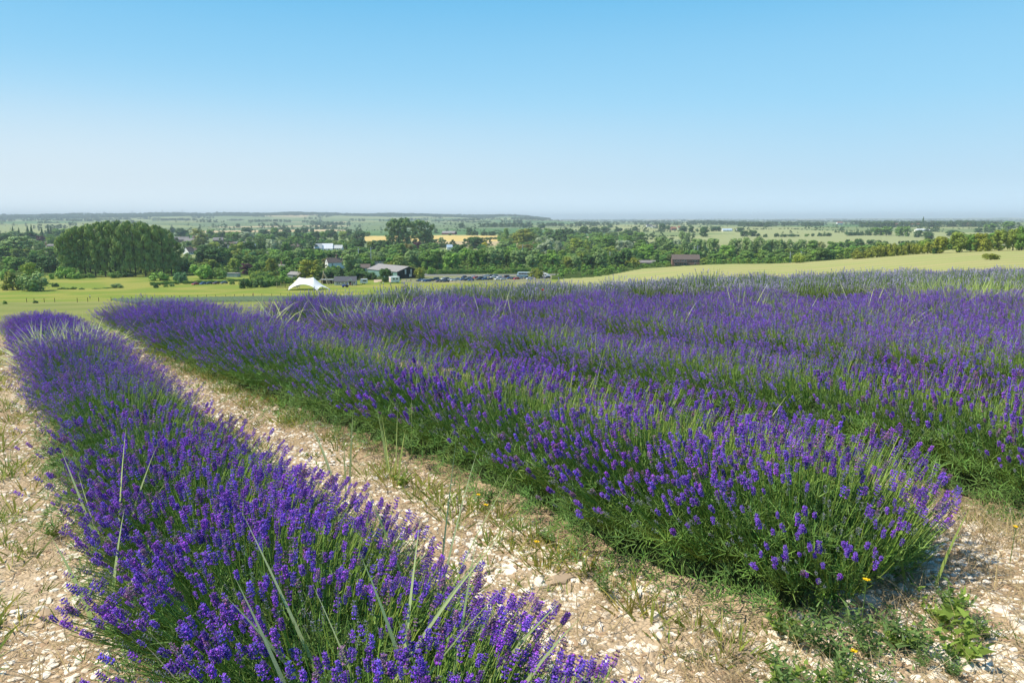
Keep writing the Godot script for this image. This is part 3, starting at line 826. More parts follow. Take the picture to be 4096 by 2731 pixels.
	["on the plain beyond the willow belt", "Sp -5.5 1307 9.2 8.8 ; Sd -3.7 1322 4.8 5 ; Rd -3.92 2623 18.8 24.8 ; Sd -4.8 1706 6.8 7.4 ; Rd -3.33 1700 17.3 16.1 ; Rd -2.87 1668 10.6 18 ; Rd -2.17 1662 9.6 18 ; Rd -1.55 1662 10.2 20.2 ; Rd -0.85 1662 9.5 20.2 ; Sd 1.03 2603 13.9 17.6 ; Rd 2.32 2554 15.2 27.6 ; Rg 1.86 1606 19.2 32.6 ; Rg 2.79 1534 19.4 22.8 ; Rd 3.72 1293 20.7 22.7 ; Rd 4.49 1471 19.5 21.8 ; Rd 5.57 1612 21.4 21.7 ; Rd 6.37 1884 16.2 27.9 ; Rd 7.17 1987 15.8 26.7 ; Sd 7.58 2674 14 17.9 ; Sd 8.2 2041 13.4 21.9 ; Sd 9.45 2144 14.1 17.2 ; Rd 3.11 1153 15.4 15.6 ; Rd 3.88 1198 15.9 17.8 ; Rg 4.5 1244 14.1 13.4 ; Rg 5.42 1353 9.8 20.1 ; Rg 6.65 1471 12.7 23.7 ; Rd 7.79 1477 9.7 15.9 ; Rd 8.93 1540 16.3 22.6 ; Rg 9.7 1307 17.3 22.7 ; Rd 11.47 2177 19.3 20.2 ; Rd 11.91 2236 13 14.8 ; Rd 13.03 1987 15.4 23.6 ; Rd 13.62 1906 17.9 15 ; Sd 14.05 1979 8.9 7.8 ; Rd 14.58 1581 20.5 20.7 ; Rd 15.43 2025 13 29 ; Sd 17.04 1979 15.1 20.5 ; Rd 17.44 1643 12.1 19.1 ; Rd 18.01 1636 13.4 19 ; Sd 18.43 1643 7.1 8.9 ; Sd 18.92 1593 8.7 8.6"],
]
# ---------------------------------------------------------------- trees
func leaf_quad(v: PackedVector3Array, c: PackedColorArray, p: Vector3, n: Vector3, s: float, k: Color):
	var b := upright(n, rng.randf() * TAU)
	var x := b.x * s
	var z := b.z * s * 0.75
	quad(v, c, p - x, p + z, p + x, p - z, k)

# Crowns fill a box 1 wide and 1 tall standing on the ground; lobes are [centre, radii]
func crown(lobes: Array, leaves: int, size: float, up_bias: float, hang := 0.0) -> ArrayMesh:
	var v := PackedVector3Array()
	var c := PackedColorArray()
	for q in lobes:
		var o: Vector3 = q[0]
		var r: Vector3 = q[1]
		var tone := rng.randf_range(0.78, 1.22)
		lump(v, c, o, r * 0.62, Color(tone, tone, tone) * 0.9, Basis(Vector3.UP, rng.randf() * 3))
		for i in leaves:
			var d := Vector3(rng.randfn(), rng.randfn() + up_bias, rng.randfn()).normalized()
			var f := rng.randf_range(0.72, 1.12)
			var p := o + Vector3(d.x * r.x, d.y * r.y, d.z * r.z) * f
			var n := (d + Vector3(rng.randfn(), rng.randfn(), rng.randfn()) * 0.15).normalized()
			var t := tone * rng.randf_range(0.7, 1.35)
			if hang > 0:
				var w := Vector3(rng.randfn(), 0, rng.randfn()) * size * 0.5
				var l := size * rng.randf_range(1.5, 3.5) * hang
				tri(v, c, p - w, p + w, p + Vector3(d.x * size, -l, d.z * size), Color(t, t, t))
			else:
				leaf_quad(v, c, p, n, size * rng.randf_range(0.6, 1.3), Color(t * rng.randf_range(0.93, 1.07), t, t))
	return flat(v, c)

func lobes_round(n: int, low: float, flatness: float) -> Array:
	var out := []
	for i in n:
		var y := lerpf(low + 0.08, 0.90, pow(rng.randf(), 0.85))
		var wide := sqrt(maxf(0.02, 1.0 - pow((y - 0.42) / 0.60, 2.0))) * (1.0 - 0.15 * flatness)
		var a := rng.randf() * TAU
		var f := pow(rng.randf(), 0.45) * 0.37 * wide
		var r := rng.randf_range(0.11, 0.18)
		out.append([Vector3(cos(a) * f, y - r * 0.25, sin(a) * f), Vector3(r, r * 0.78, r)])
	return out

func trunk_mesh(top: float, fork: bool) -> ArrayMesh:
	var v := PackedVector3Array()
	var c := PackedColorArray()
	tube(v, c, Vector3(0, -0.03, 0), Vector3(0.01, top * 0.5, 0), 0.035, 0.025, 7)
	tube(v, c, Vector3(0.01, top * 0.5, 0), Vector3(0, top, 0.01), 0.025, 0.012, 7)
	if fork:
		for i in 5:
			var a := i * 1.3
			tube(v, c, Vector3(0, top * (0.45 + 0.08 * i), 0), Vector3(cos(a) * 0.24, top * (0.75 + 0.08 * i), sin(a) * 0.24), 0.014, 0.005, 5)
	return flat(v)

func tree_shapes():
	rng.seed = 42
	shapes.R = []
	for i in 5: shapes.R.append(crown(lobes_round(38 + i * 2, 0.02, 0.3), 60, 0.036, 0.35))
	shapes.W = []
	for i in 3:
		var l := lobes_round(34, 0.02, 0.4)
		for q in l: q[1] = Vector3(q[1].x * 0.85, q[1].y * 1.25, q[1].z * 0.85)
		shapes.W.append(crown(l, 66, 0.030, 0.3))
	shapes.S = []
	for i in 4:
		var l := []
		for j in 18:
			var a := rng.randf() * TAU
			var f := sqrt(rng.randf()) * 0.36
			var r := rng.randf_range(0.15, 0.24)
			l.append([Vector3(cos(a) * f, rng.randf_range(0.10, 0.84 - r * 0.6) * (1.0 - f * f * 2.6), sin(a) * f), Vector3(r * 0.85, r, r * 0.85)])
		shapes.S.append(crown(l, 55, 0.042, 0.3))
	shapes.T = []
	for i in 4:
		var l := []
		for j in 30:
			var y := 0.16 + 0.80 * j / 29.0
			var a := rng.randf() * TAU
			var w := 0.34 * sqrt(sin(clampf((y - 0.08) * 1.05, 0.05, 1.0) * PI * 0.86 + 0.25))
			var f := sqrt(rng.randf()) * w
			l.append([Vector3(cos(a) * f, y, sin(a) * f), Vector3(0.17, 0.062, 0.17)])
		shapes.T.append(crown(l, 75, 0.030, 0.35))
	shapes.C = []
	var lc := []
	for j in 16:
		var y := 0.08 + 0.88 * j / 15.0
		lc.append([Vector3(rng.randf_range(-0.03, 0.03), y, rng.randf_range(-0.03, 0.03)), Vector3(0.46 * (1.05 - y), 0.05, 0.46 * (1.05 - y))])
	shapes.C.append(crown(lc, 60, 0.05, 0.2))
	shapes.L = []
	var ll := []
	for j in 22: ll.append([Vector3(rng.randf_range(-0.2, 0.2), 0.08 + 0.85 * j / 21.0, rng.randf_range(-0.2, 0.2)) * Vector3(sin(0.3 + 2.7 * j / 21.0), 1, sin(0.3 + 2.7 * j / 21.0)), Vector3(0.24, 0.07, 0.24)])
	shapes.L.append(crown(ll, 60, 0.035, 0.2))
	shapes.U = []                                   # broad spreading crowns on several upright limbs
	for i in 2:
		var l := []
		for j in 34:
			var a := rng.randf() * TAU
			var y := rng.randf_range(0.24, 0.95)
			var f := sqrt(rng.randf()) * 0.40 * (0.45 + 0.75 * y) * sqrt(clampf((1.04 - y) * 5.0, 0.2, 1.0))
			l.append([Vector3(cos(a) * f, y, sin(a) * f), Vector3(0.11, 0.085, 0.11)])
		shapes.U.append(crown(l, 55, 0.030, 0.3))
	var hb := []
	for j in 40: hb.append([Vector3(rng.randf_range(-0.46, 0.46), rng.randf_range(0.25, 0.72), rng.randf_range(-0.25, 0.25)), Vector3(0.06, 0.26, 0.24)])
	shapes.H = [crown(hb, 34, 0.045, 0.2)]
	shapes.far_lump = crown(lobes_round(10, 0.0, 0.3), 14, 0.10, 0.3)
	shapes.trunk = trunk_mesh(0.62, true)
	shapes.pole_trunk = trunk_mesh(0.9, false)
	mat("bark", lin(0.075, 0.062, 0.045), 0.95)
	for q in [["g", 0.062, 0.112, 0.024], ["d", 0.028, 0.060, 0.018], ["b", 0.085, 0.155, 0.028], ["p", 0.095, 0.14, 0.056], ["s", 0.15, 0.18, 0.135], ["y", 0.12, 0.155, 0.027], ["o", 0.088, 0.102, 0.018], ["k", 0.108, 0.120, 0.018], ["c", 0.045, 0.020, 0.030], ["n", 0.105, 0.095, 0.032], ["u", 0.045, 0.10, 0.045], ["q", 0.086, 0.122, 0.040], ["r", 0.13, 0.14, 0.06], ["t", 0.060, 0.098, 0.035], ["v", 0.22, 0.2, 0.02], ["z", 0.084, 0.110, 0.022]]:
		mat("leaf_" + q[0], lin(q[1] * 2.55, q[2] * 2.55, q[3] * 2.0), 0.7, true, 0.16)

const TONES := {"g": "mid-green", "d": "dark green", "b": "bright green", "p": "pale green", "s": "silver-grey", "y": "yellow-green", "o": "olive", "k": "gold-tinged", "c": "dark purple", "n": "brownish", "u": "bluish-green", "q": "green", "r": "pale straw-green", "t": "deep green", "v": "bright yellow", "z": "olive-gold"}
const KINDS := {"R": ["broadleaf_tree", "broadleaf tree", "tree"], "W": ["willow_tree", "billowing willow", "tree"], "S": ["shrub", "shrub", "shrub"], "T": ["poplar_tree", "upright poplar", "tree"], "C": ["conifer_tree", "pointed conifer", "tree"], "L": ["column_tree", "column-shaped tree", "tree"]}
const ORDER := ["first", "second", "third", "fourth", "fifth", "sixth", "seventh", "eighth", "ninth", "tenth", "eleventh", "twelfth", "thirteenth", "fourteenth", "fifteenth", "sixteenth", "seventeenth", "eighteenth", "nineteenth", "twentieth", "twenty-first", "twenty-second", "twenty-third", "twenty-fourth", "twenty-fifth", "twenty-sixth", "twenty-seventh", "twenty-eighth", "twenty-ninth", "thirtieth"]

func plant_trees():
	rng.seed = 7
	var protos := {}
	var count := 0
	for zone in TREES:
		var list := []
		for item in zone[1].split(" ; "):
			var w: PackedStringArray = item.split(" ")
			list.append([w[0], float(w[1]), float(w[2]), float(w[3]), float(w[4])])
		list.sort_custom(func(a, b): return a[1] < b[1])
		var total := {}
		for q in list: total[q[0]] = total.get(q[0], 0) + 1
		var seen := {}
		for q in list:
			var kind: String = q[0][0]
			var tone: String = q[0][1]
			var shape_key := kind
			if tone == "t" and kind == "R": shape_key = "U"
			var which: int = count % shapes[shape_key].size()
			var key := "%s%s%d" % [shape_key, tone, which]
			var where := at(q[1], q[2])
			var o: Node3D
			if protos.has(key):
				o = protos[key].duplicate()
				o.name = numbered(KINDS[kind][0])
				add_child(o)
			else:
				o = thing(KINDS[kind][0], where)
				part("crown", shapes[shape_key][which], M["leaf_" + tone], o)
				part("trunk", shapes.pole_trunk if kind in ["T", "C", "L"] else shapes.trunk, M.bark, o)
				protos[key] = o
			o.position = where - Vector3.UP * 0.15
			o.rotation.y = rng.randf() * TAU
			o.scale = Vector3(q[4] * (1.28 if kind == "S" else 1.22), q[3] * (1.14 if kind == "S" else 1.05), q[4] * (1.28 if kind == "S" else 1.22))
			var i: int = seen.get(q[0], 0)
			seen[q[0]] = i + 1
			var nth := "" if total[q[0]] == 1 else ", %s from the left" % ORDER[i]
			tag(o, "%s %s%s %s" % [TONES[tone], KINDS[kind][1], nth, zone[0]], KINDS[kind][2], KINDS[kind][1] + "s " + zone[0])
			count += 1

func far_woods():
	rng.seed = 99
	var hedge := PackedFloat32Array()
	var wood := PackedFloat32Array()
	var brush := PackedFloat32Array()
	for i in 150000:                                          # hedges follow the parcel edges
		var az := rng.randf_range(-40, 40)
		var r := 1.0 / rng.randf_range(1.0 / 5600.0, 1.0 / 880.0)
		var x := sin(deg_to_rad(az)) * r
		var z := -cos(deg_to_rad(az)) * r
		var k := cell(x, z)
		if k.z > 2.5 + r * 0.0012 or land(x, z) != 8: continue
		if az > -11.6 and az < 0 and r > 1250 and r < 1900: continue
		if az > 14 and r < 1900 and r > 1150: continue
		var big := rng.randf() < 0.16
		var gap := wave.get_noise_2d(x / 120.0, z / 120.0)
		if gap > 0.25: continue
		var h := rng.randf_range(7.0, 13.0) if big else rng.randf_range(2.2, 4.2)
		var w := h * rng.randf_range(0.9, 1.3) if big else rng.randf_range(5.0, 9.0)
		var t := rng.randf_range(0.75, 1.25)
		push(hedge, Basis(Vector3.UP, rng.randf() * TAU) * Basis.from_scale(Vector3(w, h, w)), Vector3(x, height(x, z) - 0.3, z), Color(t, t, t, 1))
	for i in 75000:                                           # woods on the hills
		var az := rng.randf_range(-40, 40)
		var r := rng.randf_range(2500, 9600)
		var x := sin(deg_to_rad(az)) * r
		var z := -cos(deg_to_rad(az)) * r
		var m := wave.get_noise_2d(x / 650.0 + 7, z / 420.0 + 3)
		var ridge := smoothstep(6700, 7500, r) * smoothstep(9300, 8700, r) if az < 3 else 0.0
		var dell := 0.5
		if az > 14 and az < 40:
			var band := absf(r - 2950 - 250 * sin(az * 0.9))
			if band < 110 and wave.get_noise_2d(az * 0.3, 4) > 0.15: m = 1.0
		if m < dell - ridge * 0.66: continue
		var h := rng.randf_range(10, 18) * (1.0 + 0.35 * ridge)
		var w := h * rng.randf_range(1.1, 1.6)
		var t := rng.randf_range(0.8, 1.2)
		push(wood, Basis(Vector3.UP, rng.randf() * TAU) * Basis.from_scale(Vector3(w, h, w)), Vector3(x, height(x, z) - 1, z), Color(t, t, t, 1))
	for i in 4500:                                            # far plain to the right, thin woods fading into the haze
		var az := rng.randf_range(1, 40)
		var r := rng.randf_range(5500, 15500)
		var x := sin(deg_to_rad(az)) * r
		var z := -cos(deg_to_rad(az)) * r
		if wave.get_noise_2d(x / 900.0 + 70, z / 500.0) < 0.12: continue
		var h := rng.randf_range(10, 17)
		push(wood, Basis(Vector3.UP, rng.randf() * TAU) * Basis.from_scale(Vector3(h * 3.0, h, h * 3.0)), Vector3(x, height(x, z) - 1, z), Color(1, 1, 1, 1))
	var filler := PackedFloat32Array()
	for zone in [[-36.5, -31.0, 850, 1900, 300], [-24.0, -12.0, 640, 1180, 300], [-12.0, -1.0, 580, 900, 150], [-1.0, 13.0, 620, 980, 150], [-1.0, 9.0, 1000, 1650, 260], [13.0, 22.0, 640, 860, 90], [22.0, 33.0, 540, 760, 80], [-31.0, -12.0, 1250, 1900, 160]]:
		for i in zone[4]:
			var az := rng.randf_range(zone[0], zone[1])
			var r := rng.randf_range(zone[2], zone[3])
			var hidden := false
			for q in clear:
				if absf(az - q.x) < 1.0 and r < q.y + 15 and r > q.y - 260: hidden = true
			if hidden: continue
			var p := at(az, r)
			var h := rng.randf_range(5.5, 11.0)
			var w := h * rng.randf_range(0.95, 1.4)
			var t := rng.randf_range(0.7, 1.4)
			push(filler, Basis(Vector3.UP, rng.randf() * TAU) * Basis.from_scale(Vector3(w, h, w)), p - Vector3.UP * 0.3, Color(t * rng.randf_range(0.8, 1.35), t, t * rng.randf_range(0.7, 1.4), 1))
	for zone in [[-19.4, -17.6, 430, 490, 70], [-17.6, -15.6, 425, 470, 45], [-14.9, -10.9, 440, 500, 70], [-22.5, -19.4, 480, 560, 60]]:
		for i in zone[4]:
			var az := rng.randf_range(zone[0], zone[1])
			var p := at(az, rng.randf_range(zone[2], zone[3]))
			var hidden := false
			for q in clear:
				if absf(az - q.x) < 0.75 and Vector2(p.x, p.z).length() < q.y + 8: hidden = true
			if hidden: continue
			var h := rng.randf_range(2.6, 6.0)
			var w := h * rng.randf_range(1.0, 1.5)
			var t := rng.randf_range(0.5, 1.2)
			push(filler, Basis(Vector3.UP, rng.randf() * TAU) * Basis.from_scale(Vector3(w, h, w)), p - Vector3.UP * 0.3, Color(t * rng.randf_range(0.8, 1.3), t, t * rng.randf_range(0.7, 1.3), 1))
	tag(strew("background_trees", shapes.R[0], M.leaf_g, self, filler), "closely packed trees filling the valley between the named ones", "trees")
	for i in 4200:                                             # bramble and saplings between the valley trees
		var az := rng.randf_range(-38, 30)
		var r := rng.randf_range(480, 900)
		var x := sin(deg_to_rad(az)) * r
		var z := -cos(deg_to_rad(az)) * r
		var l := land(x, z)
		if l != 6 and not (l == 8 and r < 900): continue
		if absf(az + 20.6) < 1.2 and r < 530: continue
		if az > -18.5 and az < -8.0 and r < 500: continue
		if az > 12.3 and az < 14.6 and r < 570: continue
		if az < -33.0 and r < 640: continue
		var h := rng.randf_range(1.5, 4.5)
		var w := h * rng.randf_range(1.2, 2.0)
		var t := rng.randf_range(0.6, 1.5)
		push(brush, Basis(Vector3.UP, rng.randf() * TAU) * Basis.from_scale(Vector3(w, h, w)), Vector3(x, height(x, z) - 0.3, z), Color(t * rng.randf_range(0.8, 1.3), t, t * 0.9, 1))
	mat("leaf_far", lin(0.095, 0.16, 0.055), 0.8, true, 0.4)
	tag(strew("far_hedgerow", shapes.far_lump, M.leaf_far, self, hedge), "dark hedgerows and small trees along the far field edges", "hedgerow")
	tag(strew("far_woodland", shapes.far_lump, M.leaf_far, self, wood), "blue-green woods on the far hills and plain", "woodland")
	tag(strew("undergrowth", shapes.far_lump, M.leaf_g, self, brush), "bushy undergrowth between the valley trees", "undergrowth")

func hedge(called: String, a: Vector3, b: Vector3, h: float, w: float, tone: String, label: String):
	var o := thing(called, a, 0, label, "hedge")
	var n := maxi(1, int(a.distance_to(b) / 7.0))
	var buf := PackedFloat32Array()
	for i in n:
		var p := a.lerp(b, (i + 0.5) / n)
		p.y = height(p.x, p.z)
		var d := (b - a)
		push(buf, Basis(Vector3.UP, -atan2(d.z, d.x)) * Basis.from_scale(Vector3(d.length() / n * 1.15, h * rng.randf_range(0.92, 1.1), w)), p - a - Vector3.UP * 0.2, Color(1, 1, 1, 1) * rng.randf_range(0.9, 1.1))
	strew("foliage", shapes.H[0], M["leaf_" + tone], o, buf)

# ---------------------------------------------------------------- grass, weeds, stones
func tuft_mesh(n: int, h: float, width: float, spread: float, k: Color, droop: float, foot_r := -1.0) -> ArrayMesh:
	var v := PackedVector3Array()
	var c := PackedColorArray()
	for i in n:
		var a := rng.randf() * TAU
		var f := sqrt(rng.randf())
		var t := rng.randf_range(0.75, 1.3)
		var foot := Vector3(cos(a), 0, sin(a)) * f * (spread * 0.5 if foot_r < 0 else foot_r)
		var lean := rng.randf() * TAU if foot_r > 0 else a
		blade(v, c, foot, Vector3(cos(lean) * f * spread, h, sin(lean) * f * spread), h * rng.randf_range(0.65, 1.12), width * rng.randf_range(0.7, 1.3), rng.randf_range(0.1, droop), Color(k.r * t, k.g * t, k.b * t * rng.randf_range(0.8, 1.2)), 5)
	return flat(v, c)

func grasses():
	rng.seed = 31
	mat("grass_blade", Color.WHITE, 0.95, true, 0.9)
	var pale := Color(0.66, 0.70, 0.40)
	var lime := Color(0.42, 0.52, 0.12)
	var broad := Color(0.56, 0.70, 0.24)
	# [azimuth, distance, blades, height, label] : clumps whose blades can be told apart
	for q in [[-13.6, 2.30, 4, 0.92, "tall broad-bladed green grass clump rising from the nearest row, the highest in front"], [-10.8, 2.24, 2, 0.74, "broad curved grass blades just right of the tallest clump in the nearest row"], [-6.8, 2.20, 3, 0.72, "upright broad grass blades near the right edge of the nearest row"], [-15.1, 2.02, 2, 0.82, "arching grass blades at the bottom edge left of the tallest clump"], [-4.3, 2.06, 2, 0.66, "short grass blades leaning out at the nearest row's bottom right"], [-30.4, 4.14, 5, 0.74, "silvery three-bladed grass sprig in the nearest row's left half"], [-31.2, 3.5, 5, 0.56, "grass blades leaning over the soil from the nearest row's left edge"], [-7.1, 2.98, 5, 0.86, "thin upright grass stalks standing on the path beside the nearest row"]]:
		var p := at(q[0], q[1])
		var o := thing("grass_clump", p, 0, q[4], "grass clump")
		for i in q[2]:
			var v := PackedVector3Array()
			var c := PackedColorArray()
			var a := rng.randf_range(-0.5, 0.5) + (PI if i % 2 else 0.0)
			var lean := rng.randf_range(0.08, 0.55)
			var t := rng.randf_range(0.85, 1.2)
			blade(v, c, Vector3(cos(a), 0, sin(a)) * 0.03, Vector3(cos(a) * lean, 1, sin(a) * lean), q[3] * (1.08 if i == 0 else rng.randf_range(0.75, 1.05)), rng.randf_range(0.014, 0.025) if q[0] != -7.1 else 0.010, rng.randf_range(0.05, 0.6), broad.lerp(pale, rng.randf() * 0.7) * t, 7, PI / 2 + rng.randf_range(0.1, 1.1) * (1 if rng.randf() < 0.5 else -1))
			part("blade", flat(v, c), M.grass_blade, o)
	# clumps in the mid distance
	var mids := "-8.2 5.9 .79,-5.8 6.04 .70,-4 6.66 .68,4.3 6.64 .68,5 5.66 .88,6.3 8.42 .82,1.7 10.8 .72,10 11.3 .70,24.7 4.74 .81,25.8 4.76 .72,31 4.02 .75,17.4 5.76 .66,10.5 5.68 .70,-13.4 4.94 .64,-4.4 5.48 .63,-9.6 5.26 .62,16 4.5 .66,18.7 12.9 .74,29.4 4.04 .66,5 8.4 .8".split(",")
	for i in mids.size():
		var w := mids[i].split(" ")
		var mesh := tuft_mesh(rng.randi_range(4, 8), float(w[2]), 0.013, 0.34, lime.lerp(pale, rng.randf()), 0.7)
		var o := part("grass_tuft", mesh, M.grass_blade, self, at(float(w[0]), float(w[1])))
		tag(o, "thin pale grass tuft sticking up through the purple lavender rows in the middle", "grass tuft", "pale grass tufts among the lavender")
	var far := [tuft_mesh(7, 0.78, 0.019, 0.5, pale, 1.1), tuft_mesh(5, 0.74, 0.018, 0.45, lime.lerp(pale, 0.5), 0.9), tuft_mesh(9, 0.80, 0.019, 0.6, pale.lerp(lime, 0.25), 1.3)]
	for i in 46:
		var az := rng.randf_range(-20, 36)
		var d := rng.randf_range(11.5, 15.2) / cos(deg_to_rad(az))
		var o := part("grass_tuft", far[i % 3], M.grass_blade, self, at(az, d))
		o.rotation.y = rng.randf() * TAU
		o.scale = Vector3.ONE * rng.randf_range(1.05, 1.4)
		tag(o, "small pale grass tuft showing above the farthest purple lavender rows", "grass tuft", "pale grass tufts above the far rows")
	for q in [[-33.1, 13.0, "dense silvery grass patch in the nearest row, leftmost part", 0], [-32.2, 12.7, "dense silvery grass patch in the nearest row, second part from the left", 0], [-31.3, 12.9, "dense silvery grass patch in the nearest row, third part from the left", 0], [-30.4, 13.3, "dense silvery grass patch in the nearest row, rightmost part", 0], [29.6, 17.2, "lime grass patch before the tall pale lavender at right, leftmost part", 1], [30.7, 17.3, "lime grass patch before the tall pale lavender at right, second part", 1], [31.8, 17.3, "lime grass patch before the tall pale lavender at right, middle part", 1], [32.9, 17.4, "lime grass patch before the tall pale lavender at right, fourth part", 1], [34.1, 17.4, "lime grass patch before the tall pale lavender at right, rightmost part", 1], [-12.7, 14.1, "pale grass streak on the far purple rows, leftmost part", 2], [-11.4, 13.9, "pale grass streak on the far purple rows, second part", 2], [-9.9, 13.4, "pale grass streak on the far purple rows, middle part", 2], [-8.4, 13.7, "pale grass streak on the far purple rows, fourth part", 2], [-6.6, 14.0, "pale grass streak on the far purple rows, rightmost part", 2], [-18.2, 14.8, "small pale grass tussock on the far rows, left of the white tent's line", 2], [-27.9, 14.2, "tall thin grass at the right end of the silvery patch", 2]]:
		var n := 200 if q[3] == 0 else (280 if q[3] == 1 else (24 if q[0] < -20 else 100))
		var mesh := tuft_mesh(n, 0.80 if q[3] == 0 else (1.1 if q[3] == 1 else 0.98), 0.022, 0.95, pale.lerp(lime, [0.15, 0.75, 0.30][q[3]]), 2.6 if q[3] == 2 else 1.2, 0.36 if q[3] == 0 else 0.62)
		var o := part("grass_patch", mesh, M.grass_blade, self, at(q[0], q[1]))
		tag(o, q[2], "grass patch")
	# low weeds and dry stalks on the bare ground
	var straw := tuft_mesh(7, 0.16, 0.0035, 0.22, Color(0.50, 0.40, 0.22), 0.8)
	var green := tuft_mesh(10, 0.07, 0.007, 0.12, Color(0.17, 0.25, 0.05), 0.5)
	var flatstraw := PackedVector3Array()
	var fc := PackedColorArray()
	for i in 5: blade(flatstraw, fc, Vector3(rng.randf() * 0.06, 0.006, rng.randf() * 0.06), Vector3(rng.randf() - 0.5, 0.06, rng.randf() - 0.5), rng.randf_range(0.08, 0.2), 0.004, 0.25, Color(0.55, 0.45, 0.27), 3)
	var b1 := PackedFloat32Array()
	var b2 := PackedFloat32Array()
	var b3 := PackedFloat32Array()
	for i in 16000:
		var p := bare_spot()
		if p == Vector3.INF: continue
		var m := patch.get_noise_2d(p.x * 0.9, p.z * 0.9)
		var head := in_head(p)
		var s := rng.randf_range(0.6, 1.3)
		var t := rng.randf_range(0.75, 1.25)
		var bas := Basis(Vector3.UP, rng.randf() * TAU) * Basis.from_scale(Vector3(s, s, s))
		if rng.randf() < 0.36 and (m > -0.05 or head): push(b1, bas, p, Color(t, t, t, 1))
		elif rng.randf() < 0.28 and m < -0.05: push(b2, bas, p, Color(t, t, t * 0.8, 1))
		elif rng.randf() < 0.35: push(b3, bas, p, Color(t, t, t, 1))
	tag(strew("dry_grass", straw, M.grass_blade, self, b1), "wispy straw-coloured grass standing on the bare soil", "dry grass")
	tag(strew("ground_weeds", green, M.grass_blade, self, b2), "tiny green weeds scattered over the chalky soil", "weeds")
	tag(strew("loose_straw", flat(flatstraw, fc), M.grass_blade, self, b3), "broken straw lying on the soil between the rows", "straw")
	var verge := tuft_mesh(12, 0.13, 0.008, 0.16, Color(0.30, 0.36, 0.09), 0.7)
	var bv := PackedFloat32Array()
	for i in 900:
		var s := 1.5 + 15.0 * rng.randf()
		var edge := rng.randf()
		var p := rng.randf_range(2.12, 2.5) if edge < 0.6 else (rng.randf_range(-0.25, 0.15) if edge < 0.85 else rng.randf_range(1.5, 1.75))
		if patch.get_noise_2d(s * 0.8, p * 3.0) < -0.05: continue
		var q := in_row(s, p)
		if -q.y < 0.7: continue
		var sc := rng.randf_range(0.5, 1.25)
		var t := rng.randf_range(0.75, 1.2)
		push(bv, Basis(Vector3.UP, rng.randf() * TAU) * Basis.from_scale(Vector3.ONE * sc), Vector3(q.x, soil(q.x, q.y), q.y), Color(t * rng.randf_range(0.8, 1.4), t, t, 1))
	tag(strew("verge_weeds", verge, M.grass_blade, self, bv), "yellowish weeds fringing the feet of the lavender rows", "weeds")
	# single weed plants
	var herb := herb_mesh(9, 0.13, 0.034, 0.017, Color(0.25, 0.36, 0.07))
	var herb2 := herb_mesh(15, 0.17, 0.036, 0.009, Color(0.17, 0.27, 0.085))
	for q in [[-31.2, 2.62, 1.0, 0, "bright green leafy weed on the bare soil at bottom left"], [-33.5, 4.9, 0.7, 0, "small green weed on the soil left of the nearest row, halfway up"], [23.0, 3.05, 1.2, 1, "bushy weed at the foot of the rounded row end, left one"], [25.5, 2.95, 1.35, 1, "bushy weed at the foot of the rounded row end, second from left"], [28.0, 3.05, 1.3, 1, "bushy weed at the foot of the rounded row end, middle one"], [30.6, 3.2, 1.2, 1, "bushy weed at the foot of the rounded row end, fourth from left"], [26.3, 2.68, 1.1, 0, "light green leafy weed in front of the rounded row end"], [29.0, 2.75, 1.0, 1, "low grey-green weed in front of the rounded row end, right one"], [22.2, 2.75, 0.8, 1, "low green weed left of the rounded row end's weeds"], [32.4, 3.5, 1.3, 0, "grassy green weed right of the rounded row end"], [33.8, 3.2, 1.4, 0, "spreading green weed at the right edge on the headland"], [-2.0, 4.6, 0.8, 1, "small weed on the path beside the second row"], [-9.0, 5.0, 0.9, 0, "light green weed on the path below the second row's flank"], [3.0, 3.9, 0.8, 1, "dark little weed on the stony path near its lower end"], [8.0, 3.3, 0.9, 1, "weed among the stones at the lower end of the path"], [-18.0, 8.0, 1.1, 0, "yellowish green weed far up the path between the rows"]]:
		var o := part("weed_plant", herb if q[3] == 0 else herb2, M.grass_blade, self, at(q[0], q[1]))
		o.scale = Vector3.ONE * q[2]
		o.rotation.y = rng.randf() * TAU
		tag(o, q[4], "weed")
	for i in 16:
		var az := rng.randf_range(20.5, 35.5)
		var d := rng.randf_range(2.55, 3.5) + 0.03 * (az - 22.0)
		var o := part("weed_plant", herb2 if rng.randf() < 0.7 else herb, M.grass_blade, self, at(az, d))
		o.scale = Vector3.ONE * rng.randf_range(0.55, 1.15)
		o.rotation.y = rng.randf() * TAU
		tag(o, "low leafy weed scattered in front of the rounded row end", "weed", "weeds before the rounded row end")
	var dry := tuft_mesh(46, 0.5, 0.0045, 0.5, Color(0.58, 0.50, 0.36), 0.9)
	tag(part("withered_tuft", dry, M.grass_blade, self, at(-22.8, 2.55)), "bleached dead stems in the nearest row's lower left", "withered tuft")
	# yellow flowers
	mat("petal_yellow", lin(0.80, 0.52, 0.01), 0.7)
	for q in [[27.3, 3.12, 0.30, "yellow daisy-like flower before the rounded row end, upper one"], [26.8, 2.78, 0.16, "yellow daisy-like flower low among the weeds of the row end"], [-2.9, 4.28, 0.16, "yellow flower at the foot of the second row, leftmost"], [-2.3, 4.15, 0.14, "yellow flower at the foot of the second row, second from left"], [1.9, 3.62, 0.13, "yellow flower at the foot of the second row, near the path's lower end"], [36.0, 4.4, 0.2, "small orange-yellow flower at the foot of the third row at right"]]:
		var p := at(q[0], q[1])
		var o := thing("yellow_flower", p, 0, q[3], "flower")
		part("stem", tube_mesh(Vector3.ZERO, Vector3(0.01, q[2], 0.0), 0.0022, 0.0015, 4), M.green_leaf_plain, o)
		var v := PackedVector3Array()
		var c := PackedColorArray()
